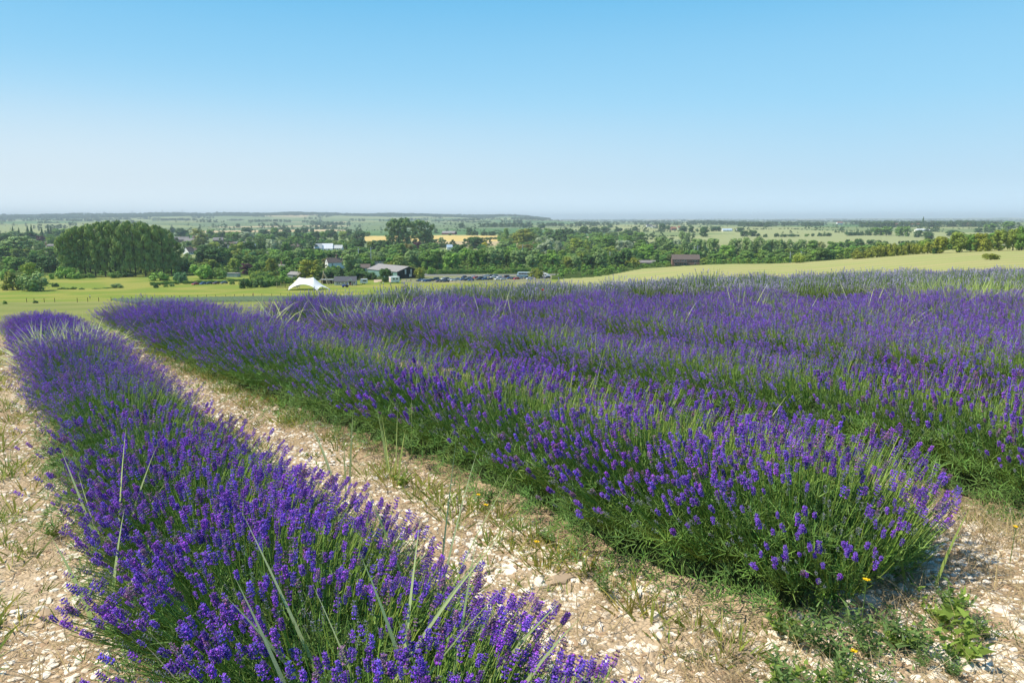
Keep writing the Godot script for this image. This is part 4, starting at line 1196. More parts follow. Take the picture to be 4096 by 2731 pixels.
		for i in 11:
			var a := TAU * i / 11
			blade(v, c, Vector3(0.01, q[2], 0), Vector3(cos(a), 0.45, sin(a)), 0.017, 0.009, 0.3, Color.WHITE, 2)
		part("petals", flat(v), M.petal_yellow, o)
		v = PackedVector3Array()
		lump(v, c, Vector3(0.01, q[2] + 0.004, 0), Vector3(0.007, 0.005, 0.007), Color.WHITE)
		part("flower_centre", flat(v), M.petal_yellow, o)
	for q in [[-4.4, 17.0, "lone red poppy above the far purple rows below the coach", 0.72]]:
		var o := thing("poppy", at(2.4, 17.2), 0, q[2], "flower")
		part("stem", tube_mesh(Vector3.ZERO, Vector3(0.0, q[3], 0.0), 0.003, 0.002, 4), M.green_leaf_plain, o)
		var v := PackedVector3Array()
		var c := PackedColorArray()
		for i in 5:
			var a := TAU * i / 5
			blade(v, c, Vector3(0, q[3], 0), Vector3(cos(a), 1.4, sin(a)), 0.045, 0.04, 0.3, Color.WHITE, 2)
		part("petals", flat(v), mat("petal_red", lin(0.62, 0.06, 0.02), 0.7), o)

func herb_mesh(n: int, h: float, leaf: float, width: float, k: Color) -> ArrayMesh:      # several leafy shoots from one root
	var v := PackedVector3Array()
	var c := PackedColorArray()
	for i in n:
		var a := rng.randf() * TAU
		var f := sqrt(rng.randf())
		var dir := Vector3(cos(a) * f * 1.1, 0.9, sin(a) * f * 1.1).normalized()
		var l := h * rng.randf_range(0.6, 1.15)
		blade(v, c, Vector3.ZERO, dir, l, 0.004, 0.1, k * 0.8, 2)
		for j in 11:
			var t := 0.15 + 0.085 * j
			var b := j * 2.4 + a
			blade(v, c, dir * l * t, Vector3(cos(b), 0.55, sin(b)) + dir * 0.3, leaf * rng.randf_range(0.6, 1.2), width, 0.4, k * rng.randf_range(0.7, 1.3), 2)
	return flat(v, c)

func in_head(p: Vector3) -> bool:
	var s := p.x * along.x + p.z * along.y
	var q := p.x * across.x + p.z * across.y
	return s < 2.2 and q > 1.6

func bare_spot() -> Vector3:
	var roll := rng.randf()
	var s := 0.0
	var p := 0.0
	if roll < 0.42:
		s = 1.3 + 18.0 * pow(rng.randf(), 1.7); p = 0.32 - 5.0 * pow(rng.randf(), 1.5)
	elif roll < 0.66:
		s = 0.3 + 17.0 * pow(rng.randf(), 1.6); p = rng.randf_range(1.32, 2.55)
	elif roll < 0.9:
		s = rng.randf_range(-0.6, 1.75); p = rng.randf_range(1.5, 6.5)
	else:
		s = rng.randf_range(1.4, 4.5); p = rng.randf_range(4.1, 4.95)
	var q := in_row(s, p)
	if -q.y < 0.7 or absf(q.x / q.y) > 1.6: return Vector3.INF
	return Vector3(q.x, soil(q.x, q.y), q.y)

func stones():
	rng.seed = 55
	var shape := []
	for i in 5: shape.append(stone_mesh(100 + i))
	var pale := mat("chalk_stone", Color.WHITE, 0.9, true)
	pale.albedo_texture = mottle(71, 0.05, 0.8, 1.08, 128)
	pale.uv1_triplanar = true
	pale.uv1_scale = Vector3.ONE * 3
	var tones := []
	for i in 6:
		var t := [Vector3(0.74, 0.66, 0.54), Vector3(0.66, 0.55, 0.41), Vector3(0.78, 0.72, 0.62), Vector3(0.60, 0.47, 0.33), Vector3(0.70, 0.61, 0.48), Vector3(0.44, 0.33, 0.22)]
		var m := mat("chalk_stone_%d" % i, lin(t[i].x, t[i].y, t[i].z), 0.9)
		m.albedo_texture = pale.albedo_texture
		m.uv1_triplanar = true
		m.uv1_scale = Vector3.ONE * 3
		tones.append(m)
	var bufs := [PackedFloat32Array(), PackedFloat32Array(), PackedFloat32Array()]
	for i in 90000:
		var p := bare_spot()
		if p == Vector3.INF: continue
		var m := patch.get_noise_2d(p.x * 1.3 + 9, p.z * 1.3)
		if rng.randf() > 0.8 + m: continue
		var s := 0.006 + 0.018 * pow(rng.randf(), 2.0)
		var b := Basis.from_euler(Vector3(rng.randf_range(-0.3, 0.3), rng.randf() * TAU, rng.randf_range(-0.3, 0.3))) * Basis.from_scale(Vector3(s * rng.randf_range(1, 1.6), s * 0.8, s))
		var t := rng.randf()
		var k := Color(0.90, 0.82, 0.68).lerp(Color(0.68, 0.54, 0.38), t * t * t)
		if rng.randf() < 0.16: k = Color(0.42, 0.29, 0.18)
		push(bufs[i % 3], b, p - Vector3.UP * s * 0.05, k)
	for i in 3: tag(strew("gravel", shape[i], pale, self, bufs[i]), "small pale chalk and flint fragments strewn over the soil", "gravel")
	var placed := 0
	var tries := 0
	while placed < 250 and tries < 4000:
		tries += 1
		var p := bare_spot()
		if p == Vector3.INF: continue
		var d := Vector2(p.x, p.z).length()
		if d > 5.5 or rng.randf() > 2.8 / d or absf(p.x / p.z) > 0.85: continue
		var q := p.x * across.x + p.z * across.y
		var s := rng.randf_range(0.020, 0.036) if rng.randf() < 0.8 else rng.randf_range(0.036, 0.062)
		var o := part("stone", shape[placed % 5], tones[rng.randi_range(0, 5) if rng.randf() < 0.6 else 0], self, p - Vector3.UP * s * 0.02)
		o.basis = Basis.from_euler(Vector3(rng.randf_range(-0.25, 0.25), rng.randf() * TAU, rng.randf_range(-0.25, 0.25))) * Basis.from_scale(Vector3(s * rng.randf_range(1.1, 1.7), s, s * rng.randf_range(0.9, 1.2)))
		var big := "larger" if s > 0.036 else "small"
		var zone := "on the bare soil left of the nearest lavender row" if q < 0.6 else ("on the headland before the row ends at lower right" if in_head(p) else "on the stony path between the two nearest lavender rows")
		tag(o, "%s pale chalk stone lying %s" % [big, zone], "stone", "%s stones %s" % [big, zone])
		placed += 1
# ---------------------------------------------------------------- buildings
func prism(v: PackedVector3Array, c: PackedColorArray, outline: PackedVector2Array, z0: float, z1: float, k := Color.WHITE):   # outline in x, y
	var n := outline.size()
	for i in n:
		var a := outline[i]
		var b := outline[(i + 1) % n]
		quad(v, c, Vector3(a.x, a.y, z0), Vector3(b.x, b.y, z0), Vector3(b.x, b.y, z1), Vector3(a.x, a.y, z1), k)
	var t := Geometry2D.triangulate_polygon(outline)
	for i in range(0, t.size(), 3):
		for z in [z0, z1]:
			tri(v, c, Vector3(outline[t[i]].x, outline[t[i]].y, z), Vector3(outline[t[i + 1]].x, outline[t[i + 1]].y, z), Vector3(outline[t[i + 2]].x, outline[t[i + 2]].y, z), k)

# A gabled building: long axis x, front at +z. spec: windows [face f/b/l/r, x, y, w, h], doors likewise, chimneys [x, h]
var clear: Array[Vector2] = []

func gabled(o: Node3D, l: float, w: float, eave: float, ridge: float, wall_m: Material, roof_m: Material, windows := [], doors := [], chimneys := []):
	clear.append(Vector2(rad_to_deg(atan2(o.position.x, -o.position.z)), Vector2(o.position.x, o.position.z).length()))
	var v := PackedVector3Array()
	var c := PackedColorArray()
	var side := PackedVector2Array([Vector2(-w / 2, -1.5), Vector2(w / 2, -1.5), Vector2(w / 2, eave), Vector2(0, ridge), Vector2(-w / 2, eave)])
	prism(v, c, side, -l / 2, l / 2)
	var b := Basis(Vector3.UP, PI / 2)
	for i in v.size(): v[i] = b * v[i]
	part("wall", flat(v), wall_m, o)
	v = PackedVector3Array()
	var slope := Vector2(w / 2, eave - ridge)
	var over := slope.normalized() * 0.45
	for s in [-1.0, 1.0]:
		var e := Vector2(w / 2 + over.x, eave + over.y)
		var out := PackedVector2Array([Vector2(0, ridge + 0.03), Vector2(s * e.x, e.y + 0.03), Vector2(s * e.x, e.y + 0.2), Vector2(0, ridge + 0.22)])
		var q := PackedVector3Array()
		prism(q, c, out, -l / 2 - 0.35, l / 2 + 0.35)
		for p in q: v.append(b * p)
	var roof := part("roof", flat(v), roof_m, o)
	for q in chimneys:
		part("chimney", box_mesh(Vector3(q[0], ridge + q[1] / 2 - 0.5, 0), Vector3(0.9, q[1] + 1.0, 0.7)), M.brick, roof)
	for q in windows: opening(o, "window", q, l, w, M.window_glass)
	for q in doors: opening(o, "door", q, l, w, M.door_dark)

func opening(o: Node3D, called: String, q: Array, l: float, w: float, m: Material):
	var mid: Vector3
	var size: Vector3
	match q[0]:
		"f": mid = Vector3(q[1], q[2], w / 2 + 0.02); size = Vector3(q[3], q[4], 0.10)
		"b": mid = Vector3(q[1], q[2], -w / 2 - 0.02); size = Vector3(q[3], q[4], 0.10)
		"r": mid = Vector3(l / 2 + 0.02, q[2], q[1]); size = Vector3(0.10, q[4], q[3])
		"l": mid = Vector3(-l / 2 - 0.02, q[2], q[1]); size = Vector3(0.10, q[4], q[3])
	var fr := part(called, box_mesh(mid, size + Vector3(0.16, 0.16, 0.0) if q[0] in ["f", "b"] else size + Vector3(0.0, 0.16, 0.16)), M.frame_white, o)
	part("pane" if called == "window" else "leaf_panel", box_mesh(mid, size + (Vector3(-0.05, -0.05, 0.05) if q[0] in ["f", "b"] else Vector3(0.05, -0.05, -0.05))), m, fr)

func row_of(face: String, x0: float, x1: float, n: int, y: float, w: float, h: float) -> Array:
	var out := []
	for i in n: out.append([face, lerpf(x0, x1, (i + 0.5) / n), y, w, h])
	return out

func buildings():
	rng.seed = 12
	mat("brick", lin(0.25, 0.15, 0.115)); mat("white_wall", lin(0.78, 0.77, 0.73)); mat("grey_wall", lin(0.42, 0.42, 0.40)); mat("pale_wall", lin(0.60, 0.57, 0.50))
	mat("black_boards", lin(0.018, 0.024, 0.022)); mat("teal_sheet", lin(0.20, 0.34, 0.29)); mat("slate", lin(0.10, 0.105, 0.12)); mat("tile_brown", lin(0.145, 0.115, 0.10)); mat("tile_grey", lin(0.24, 0.225, 0.215)); mat("tile_red", lin(0.30, 0.13, 0.08)); mat("cement_sheet", lin(0.30, 0.285, 0.27))
	mat("red_paint", lin(0.65, 0.07, 0.04)); mat("barn_red", lin(0.20, 0.05, 0.05)); mat("frame_white", lin(0.7, 0.7, 0.68)); mat("door_dark", lin(0.06, 0.05, 0.045)); mat("galvanised", lin(0.42, 0.47, 0.50), 0.5); mat("pale_timber", lin(0.58, 0.47, 0.30)); mat("dark_timber", lin(0.075, 0.06, 0.04)); mat("canvas", lin(0.86, 0.86, 0.85), 0.8, false, 0.3); mat("rope", lin(0.5, 0.46, 0.38)); mat("white_roof", lin(0.75, 0.76, 0.78)); mat("panel_grey", lin(0.5, 0.52, 0.52)); mat("sheet_blue", lin(0.45, 0.55, 0.65))
	var g := mat("window_glass", lin(0.03, 0.04, 0.05), 0.12)
	g.metallic_specular = 0.6
	mat("leafy", lin(0.06, 0.1, 0.03))
	for n in ["tile_grey", "tile_brown", "slate", "cement_sheet", "brick", "teal_sheet"]:
		M[n].albedo_texture = mottle(80 + n.length(), 0.06, 0.75, 1.2, 128)
		M[n].uv1_triplanar = true
		M[n].uv1_scale = Vector3.ONE * 0.25
	star_tent()
	var o: Node3D
	# long dark barn
	o = thing("barn", Vector3(-77.7, height(-77.7, -481), -481), -49.5, "long dark barn with grey roof and black gable end", "barn")
	gabled(o, 37, 17.5, 4.6, 7.6, M.teal_sheet, M.cement_sheet, [], [["f", 10.0, 1.9, 4.2, 3.8]])
	part("gable_boarding", gable_mesh(17.5, 4.6, 7.55, 18.55), M.black_boards, o)
	for y in [-1.6, 2.6]: part("vent_panel", box_mesh(Vector3(18.62, 4.4, y), Vector3(0.12, 3.0, 1.1)), M.panel_grey, o)
	part("notice_board", box_mesh(Vector3(18.62, 2.0, -1.0), Vector3(0.14, 1.6, 1.9)), M.white_wall, o)
	# white cabin with red door
	o = thing("site_cabin", at(-9.14, 431), 28, "white flat-roofed cabin with a red door before the black barn gable", "cabin")
	part("wall", box_mesh(Vector3(0, 2.0, 0), Vector3(5.2, 2.9, 3.6)), M.white_wall, o)
	part("roof", box_mesh(Vector3(0, 3.55, 0), Vector3(5.5, 0.2, 3.9)), M.white_roof, o)
	opening(o, "window", ["f", -0.9, 2.4, 1.1, 0.9], 5.2, 3.6, M.window_glass)
	opening(o, "window", ["f", 1.0, 2.4, 1.1, 0.9], 5.2, 3.6, M.window_glass)
	part("door", box_mesh(Vector3(-2.63, 1.75, 0.2), Vector3(0.1, 2.2, 0.9)), M.red_paint, o)
	for q in [-1.8, 1.8]: part("support", box_mesh(Vector3(q, 0.2, 0), Vector3(0.5, 0.8, 3.0)), M.dark_timber, o)
	# clubhouse
	o = thing("clubhouse", at(-12.81, 420), 4, "low pale clubhouse with a dark slate roof, row of windows and small gable", "building")
	gabled(o, 11.8, 6.0, 2.3, 4.6, M.pale_wall, M.slate, row_of("f", -4.8, 1.6, 6, 1.35, 0.6, 1.2) + row_of("f", 4.0, 5.6, 2, 1.35, 0.6, 1.2), [["f", 2.9, 1.15, 1.5, 2.1]])
	var v := PackedVector3Array()
	var c := PackedColorArray()
	prism(v, c, PackedVector2Array([Vector2(1.4, 2.3), Vector2(4.4, 2.3), Vector2(2.9, 3.9)]), 1.0, 3.35)
	part("porch_gable", flat(v), M.grey_wall, o)
	# horsebox-like white trailer
	o = thing("catering_trailer", at(-11.45, 424), 6, "white square catering trailer with a dark serving window beside the clubhouse", "trailer")
	v = PackedVector3Array()
	prism(v, c, PackedVector2Array([Vector2(-2.0, 0.6), Vector2(2.0, 0.6), Vector2(2.0, 2.7), Vector2(1.7, 3.05), Vector2(-1.6, 3.05), Vector2(-2.0, 2.6)]), -1.1, 1.1)
	part("body", flat(v), M.white_wall, o)
	part("hatch_window", box_mesh(Vector3(0.5, 2.0, 1.12), Vector3(2.0, 0.8, 0.08)), M.window_glass, o)
	part("front_window", box_mesh(Vector3(-2.0, 2.0, 0), Vector3(0.1, 0.7, 1.4)), M.window_glass, o)
	for q in [-0.5, 0.5]: part("wheel", tube_mesh(Vector3(q, 0.38, 0.85), Vector3(q, 0.38, 1.12), 0.36, 0.36, 12), M.tyre, o)
	# wooden shelter, lattice enclosure, block shed
	o = thing("timber_shelter", at(-14.2, 432), 0, "low open timber shelter with a flat pale roof behind the pole frame", "shelter")
	part("roof", box_mesh(Vector3(0, 2.5, 0), Vector3(7.5, 0.22, 3.2)), M.panel_grey, o)
	part("back_wall", box_mesh(Vector3(0, 1.1, -1.4), Vector3(7.2, 2.6, 0.15)), M.dark_timber, o)
	for q in [-3.5, 0.0, 3.5]: part("post", box_mesh(Vector3(q, 1.1, 1.4), Vector3(0.18, 2.6, 0.18)), M.pale_timber, o)
	o = thing("lattice_enclosure", at(-17.1, 405), 4, "dark see-through fenced enclosure left of the white tent", "enclosure")
	for i in 6: part("post", box_mesh(Vector3(-5.5 + 2.2 * i, 1.4, 0), Vector3(0.16, 3.2, 0.16)), M.pale_timber if i < 2 else M.dark_timber, o)
	for i in 9: part("rail", box_mesh(Vector3(0, 0.1 + 0.34 * i, -0.05), Vector3(11.0, 0.07, 0.05)), M.dark_timber, o)
	for i in 20: part("slat", box_mesh(Vector3(-5.3 + 0.55 * i, 1.4, -0.12), Vector3(0.10, 3.0, 0.03)), M.dark_timber, o)
	o = thing("block_shed", at(-16.4, 480), -28, "grey block shed with a grey sheet roof left of the yellow-green tree", "shed")
	gabled(o, 9.0, 6.0, 3.0, 4.5, M.grey_wall, M.cement_sheet, [], [["f", 1.0, 1.2, 2.2, 2.4]])
	o = thing("brick_cottage", at(-17.4, 553), -35, "small brick cottage with slate roof and chimney among gardens", "house")
	gabled(o, 7.0, 5.0, 3.4, 5.6, M.brick, M.tile_grey, [["r", 0.0, 1.6, 1.2, 1.6], ["f", -1.5, 1.8, 1.0, 1.0]], [["f", 1.5, 1.0, 0.9, 2.0]], [[-0.5, 2.4]])
	o = thing("white_gabled_house", at(-13.5, 592), 35, "white gabled house with red chimneys rising behind the dark trees", "house")
	gabled(o, 15.0, 6.5, 4.8, 8.2, M.white_wall, M.tile_brown, [["l", 0, 5.2, 1.0, 1.1], ["f", -4, 3.4, 1.1, 1.1], ["f", 4, 3.4, 1.1, 1.1]], [["f", 0, 1.1, 1.0, 2.1]], [[1.0, 3.2], [5.5, 2.6]])
	o = thing("hipped_house", at(-11.4, 552), 0, "brown-roofed bungalow tucked behind the dark barn's left end", "house")
	gabled(o, 9.0, 7.0, 2.8, 5.2, M.pale_wall, M.tile_brown, [["f", -2, 1.5, 1.4, 1.1]], [["f", 1, 1.1, 0.9, 2.0]])
	o = thing("white_farmhouse", at(-14.05, 945), 8, "white farmhouse with steep bright roof in the middle of the tree belt", "house")
	gabled(o, 13.0, 9.0, 3.0, 9.0, M.white_wall, M.white_roof, [["f", 2, 2.0, 1.5, 1.6], ["r", 0, 4.0, 1.4, 1.4]], [["f", -3, 1.2, 1.2, 2.2]])
	o = thing("grey_farm_wing", at(-13.35, 943), -6, "long grey-roofed wing with arched openings right of the white farmhouse", "building")
	gabled(o, 14.0, 6.5, 3.4, 7.0, M.white_wall, M.panel_grey, row_of("f", -5.5, 5.5, 4, 1.7, 1.6, 2.4), [])
	o = thing("grey_farmhouse", at(-14.75, 943), 24, "grey-roofed house left of the white farmhouse", "house")
	gabled(o, 9.0, 7.5, 3.6, 9.0, M.white_wall, M.panel_grey, [["f", 1, 2.0, 1.6, 1.6]], [["f", -2, 1.2, 1.1, 2.1]])
	o = thing("brown_roofed_house", at(-16.35, 1036), 5, "long brown-roofed house half hidden left of the white farmhouse", "house")
	gabled(o, 12.0, 8.0, 2.8, 6.0, M.brick, M.tile_brown, [["f", 2, 1.5, 1.4, 1.2]], [], [[2.0, 2.0]])
	o = thing("red_barn", at(-4.85, 1800), -18, "dark red barn with grey roof above the golden field", "barn")
	gabled(o, 34.0, 15.0, 3.6, 7.8, M.barn_red, M.cement_sheet, [], [["f", 8, 2.0, 5.0, 4.0]])
	o = thing("blue_roofed_shed", at(-4.85, 948), 14, "small pale blue-roofed shed among the belt trees right of the big dark tree", "shed")
	gabled(o, 7.0, 5.0, 3.8, 6.6, M.white_wall, M.sheet_blue, [["f", 0, 2.0, 1.2, 1.0]], [])
	# the long brick house and its annexe
	o = thing("brick_house", at(13.27, 566), -6, "long brown-roofed brick house at the barley field's far edge", "house")
	gabled(o, 20.0, 8.0, 4.6, 7.9, M.brick, M.tile_brown, row_of("f", -8.6, -4.6, 2, 3.6, 1.3, 1.0) + row_of("f", -3.2, 0.6, 2, 3.6, 1.3, 1.0) + row_of("f", 4.8, 8.6, 2, 3.6, 1.3, 1.0) + row_of("f", -9.0, 1.0, 3, 1.2, 1.8, 1.2), [["f", 6.8, 1.0, 1.0, 2.0]])
	part("porch_roof", box_mesh(Vector3(-4.0, 2.55, 4.7), Vector3(10.4, 0.18, 1.4)), M.tile_grey, o)
	o = thing("garage_block", at(10.43, 600), -4, "low long garage with a pale roof left of the brick house", "building")
	gabled(o, 12.5, 6.0, 2.4, 4.0, M.brick, M.tile_grey, [["f", 2, 1.4, 1.6, 1.0]], [["f", -3, 1.1, 2.2, 2.1]])
	o = thing("garden_garages", at(-20.9, 515), 2, "flat-roofed pale grey garages beside the purple tree", "building")
	part("wall", box_mesh(Vector3(0, 0.8, 0), Vector3(9.0, 3.2, 5.0)), M.grey_wall, o)
	part("roof", box_mesh(Vector3(0, 2.5, 0), Vector3(9.4, 0.25, 5.4)), M.cement_sheet, o)
	for q in [-2.6, 0.0, 2.6]: part("garage_door", box_mesh(Vector3(q, 0.9, 2.53), Vector3(2.2, 2.1, 0.08)), M.panel_grey, o)
	# village and distant houses: [azimuth, distance, turn, length, width, eave, ridge, wall, roof, label]
	for q in [[-31.55, 1300, 20, 9, 8, 4.5, 8.5, "brick", "sheet_blue", "brick house with a shiny pale roof left of the poplars"], [-32.1, 1310, -10, 9, 7, 4.2, 7.0, "brick", "tile_brown", "red brick house left of the shiny-roofed one"], [-31.9, 1200, 5, 13, 8, 3.0, 5.0, "brick", "tile_grey", "long dark-roofed terrace below the shiny-roofed house"],
		[-23.7, 900, 62, 8, 9, 3.2, 8.0, "white_wall", "tile_brown", "house with a white gable right of the poplars"], [-23.2, 905, 5, 10, 8, 3.0, 6.5, "white_wall", "tile_brown", "brown-roofed house beside the white gable right of the poplars"],
		[-24.1, 1400, 8, 24, 10, 4.5, 9.0, "brick", "tile_grey", "grey-roofed row of houses right of the poplars, upper left"], [-23.5, 1300, -8, 20, 10, 4.5, 8.5, "brick", "tile_grey", "grey-roofed row of houses right of the poplars, lower one"], [-22.9, 1500, 4, 26, 10, 4.5, 9.0, "brick", "tile_brown", "brown-roofed row of houses behind the pale ragged poplar"], [-21.7, 1350, 12, 16, 10, 4.5, 8.5, "brick", "tile_grey", "grey-roofed house just right of the pale ragged poplar"],
		[-20.9, 1090, -5, 14, 9, 4.0, 7.5, "pale_wall", "tile_brown", "brown-roofed house above the yellow-green willow"], [-20.3, 1110, 6, 15, 9, 4.0, 7.5, "brick", "tile_grey", "grey-roofed house right of the one above the yellow-green willow"],
		[10.5, 2790, 12, 22, 10, 4.5, 9.0, "white_wall", "slate", "white-gabled farmhouse far off beyond the willow belt"], [10.9, 2600, 0, 20, 9, 3.5, 6.5, "white_wall", "tile_grey", "low pale farm building right of the far white-gabled farmhouse"], [12.3, 2180, 18, 16, 11, 5.0, 9.5, "brick", "tile_red", "red brick house among far dark trees above the silver willows"], [12.8, 2300, -8, 14, 10, 5.0, 9.0, "pale_wall", "tile_red", "pale red-roofed house right of the far red brick house"],
		[16.2, 2020, 6, 26, 10, 4.0, 7.0, "white_wall", "sheet_blue", "long low white shed in the far fields above the willows"], [17.0, 1980, 0, 8, 7, 4.0, 7.5, "white_wall", "white_roof", "small white building right of the long low white shed"], [23.85, 3460, 6, 24, 12, 8.0, 12.0, "white_wall", "tile_red", "large white house before the dark wood on the right horizon"],
		[20.2, 3440, 8, 18, 10, 4.5, 9.0, "brick", "tile_red", "left one of two far red-roofed houses on the right horizon"], [20.6, 3460, -8, 20, 10, 4.5, 9.5, "pale_wall", "tile_red", "right one of two far red-roofed houses on the right horizon"], [27.55, 2800, 5, 22, 10, 5.0, 9.0, "brick", "tile_red", "leftmost of the red-roofed village houses on the right horizon"], [28.0, 2815, -4, 20, 10, 5.0, 9.0, "pale_wall", "tile_red", "second of the red-roofed village houses on the right horizon"], [28.5, 2800, 3, 34, 10, 5.0, 9.0, "pale_wall", "tile_red", "long third one of the red-roofed village houses on the right horizon"], [29.6, 2830, 3, 20, 10, 4.0, 8.0, "brick", "tile_brown", "brown-roofed house right of the spire-shaped conifer"], [31.8, 2820, -6, 22, 10, 6.0, 10.0, "brick", "tile_red", "red brick house among trees at the far right"], [29.0, 2070, 4, 32, 12, 4.0, 6.0, "white_wall", "white_roof", "long white farm shed below the far right village"], [34.0, 2500, 10, 24, 10, 4.5, 9.0, "pale_wall", "tile_grey", "grey-roofed house behind the trees at the right edge"],
		[20.0, 985, 4, 9, 7, 3.0, 5.6, "pale_wall", "tile_red", "reddish roof half hidden behind the gold-tinged row"]]:
		o = thing("house", at(q[0], q[1]), q[2], q[9], "house")
		gabled(o, q[3], q[4], q[5], q[6], M[q[7]], M[q[8]], row_of("f", -q[3] * 0.42, q[3] * 0.42, 3, q[5] * 0.6, 1.5, 1.4), [["f", q[3] * 0.06, 1.0, 1.1, 2.1]], [[q[3] * 0.25, 1.8]] if q[6] > 7.4 and q[6] < 11 else [])
	# footbridge over the railway
	o = thing("footbridge", at(-10.5, 600), 0, "pale grey footbridge with railings left of the dark barn's roof", "bridge")
	part("deck", box_mesh(Vector3(0, 2.6, 0), Vector3(11.5, 1.0, 2.2)), M.panel_grey, o)
	for z in [-1.0, 1.0]:
		part("handrail", box_mesh(Vector3(0, 4.4, z), Vector3(11.5, 0.12, 0.1)), M.galvanised, o)
		for i in 9: part("baluster", box_mesh(Vector3(-5.5 + 1.375 * i, 3.75, z), Vector3(0.1, 1.3, 0.1)), M.galvanised, o)
	for q in [-4.8, 4.8]: part("pier", box_mesh(Vector3(q, 0.5, 0), Vector3(0.9, 3.4, 1.8)), M.grey_wall, o)
	# railway masts: [azimuth, distance, height]
	for q in [[-16.85, 693, 9.5, "steel railway mast in the tree belt behind the white tent, left one"], [-15.8, 689, 9.0, "steel railway mast left of the white farmhouse"], [-11.79, 661, 13.5, "steel railway mast behind the trees right of the white farmhouse"], [-10.86, 642, 15.0, "tall steel railway mast beside the footbridge"], [0.83, 760, 13.0, "steel railway mast tip behind the coach's bush"], [7.58, 665, 9.8, "grey railway mast right of the bare dead tree"], [13.9, 690, 12.5, "steel railway mast left of a pair, above the brick house"], [14.15, 705, 13.0, "steel railway mast right of a pair, above the brick house"], [20.72, 566, 7.6, "left one of two railway masts at the barley's edge"], [21.45, 570, 7.6, "right one of two railway masts at the barley's edge"], [-32.32, 915, 11.0, "railway mast left of the poplars"], [-21.72, 905, 8.0, "short railway mast beside the yellow-green willow"]]:
		o = thing("railway_mast", at(q[0], q[1]), rng.randf_range(-20, 20), q[3], "mast", "railway masts")
		part("post", box_mesh(Vector3(0, q[2] / 2, 0), Vector3(0.42, q[2], 0.42)), M.galvanised, o)
		part("arm", tube_mesh(Vector3(0, q[2] - 1.2, 0), Vector3(2.6, q[2] - 0.9, 0.3), 0.06, 0.05, 5), M.galvanised, o)
		part("brace", tube_mesh(Vector3(0, q[2] - 2.6, 0), Vector3(2.2, q[2] - 0.95, 0.25), 0.05, 0.04, 5), M.galvanised, o)
	# phone tower and pylons
	o = thing("phone_tower", at(-19.24, 815), 0, "lattice telephone tower with white antenna panels above the gardens", "tower")
	part("lattice", lattice(13.0, 1.2, 0.7, 8, 0.06), M.galvanised, o)
	for i in 3: part("antenna_panel", box_mesh(Vector3(cos(i * 2.1) * 0.9, 12.3, sin(i * 2.1) * 0.9), Vector3(0.55, 2.6, 0.3), i * 1.0), M.white_wall, o)
	for q in [[-28.78, "leftmost electricity pylon on the horizon hill"], [-27.09, "second electricity pylon from the left on the horizon hill"], [-25.22, "third electricity pylon from the left on the horizon hill"], [-23.94, "rightmost electricity pylon on the horizon hill"]]:
		o = thing("electricity_pylon", at(q[0], 8000), 10, q[1], "pylon", "pylons on the horizon")
		part("lattice", lattice(54.0, 8.0, 2.0, 9, 0.5), M.galvanised, o)
		for y in [34.0, 42.0, 50.0]: part("cross_arm", tube_mesh(Vector3(-10 + (y - 34) * 0.2, y, 0), Vector3(10 - (y - 34) * 0.2, y, 0), 0.5, 0.5, 4), M.galvanised, o)
	# tipi poles
	o = thing("tipi_frame", at(-14.4, 414), 0, "bare tipi frame of pale poles beside the white tent", "pole frame")
	for q in [[-3.0, -1.5], [-0.9, 1.9], [2.6, 2.2], [3.6, 1.2], [4.4, 0.4], [1.5, -2.6]]:
		var foot := Vector3(q[0], 0, q[1])
		var tip := Vector3(-0.2, 7.6, 0) + Vector3(-0.2 - q[0], 7.6, -q[1]) * 0.12
		part("pole", tube_mesh(foot, tip, 0.13, 0.07, 6), M.pale_timber, o)
	part("lashing", tube_mesh(Vector3(-0.2, 7.4, 0), Vector3(-0.2, 7.8, 0), 0.28, 0.28, 8), M.rope, o)
	# wire fence along the meadow
	var posts := "-33.69 296,-33.28 295,-32.72 291,-32.13 288,-30.84 282,-30.23 283,-29.58 283,-28.83 283,-28.16 283,-27.57 283,-26.88 284,-26.25 284,-25.65 285,-25.04 286,-24.52 286,-23.93 287,-23.33 288,-22.73 289,-22.12 290,-21.44 292,-20.83 294,-20.2 296,-19.58 298,-18.94 300,-18.24 304,-17.6 305".split(",")
	o = thing("wire_fence", at(-33.69, 296), 0, "thin post and wire fence between the meadow and the clipped lavender rows", "fence")
	var prev := Vector3.INF
	for i in posts.size():
		var w := posts[i].split(" ")
		var p := at(float(w[0]), float(w[1])) - o.position
		part("post", box_mesh(Vector3(0, 0.65, 0), Vector3(0.12, 1.6, 0.12)), M.dark_timber, o, p)
		if prev != Vector3.INF:
			for y in [0.6, 1.2]: part("wire", tube_mesh(prev + Vector3(0, y, 0), p + Vector3(0, y, 0), 0.012, 0.012, 3), M.galvanised, o)
		prev = p
	# bare dead tree
	var p := at(3.95, 790)
	o = thing("dead_tree", p, 0, "bare pinkish dead tree in front of the silver willow", "tree")
	v = PackedVector3Array()
	tube(v, c, Vector3.ZERO, Vector3(0.3, 4, 0), 0.35, 0.25, 6)
	for i in 14:
		var a := rng.randf() * TAU
		var f := Vector3(0.3 * rng.randf(), rng.randf_range(1.5, 4.5), 0)
		var t := f + Vector3(cos(a) * rng.randf_range(1, 4.0) + 1.2, rng.randf_range(5, 9.5), sin(a) * 2.0)
		tube(v, c, f, t, 0.14, 0.04, 5)
		for j in 3:
			var m := f.lerp(t, rng.randf_range(0.4, 0.9))
			tube(v, c, m, m + Vector3(rng.randf_range(-1.2, 1.2), rng.randf_range(1.0, 2.8), rng.randf_range(-1, 1)), 0.05, 0.02, 4)
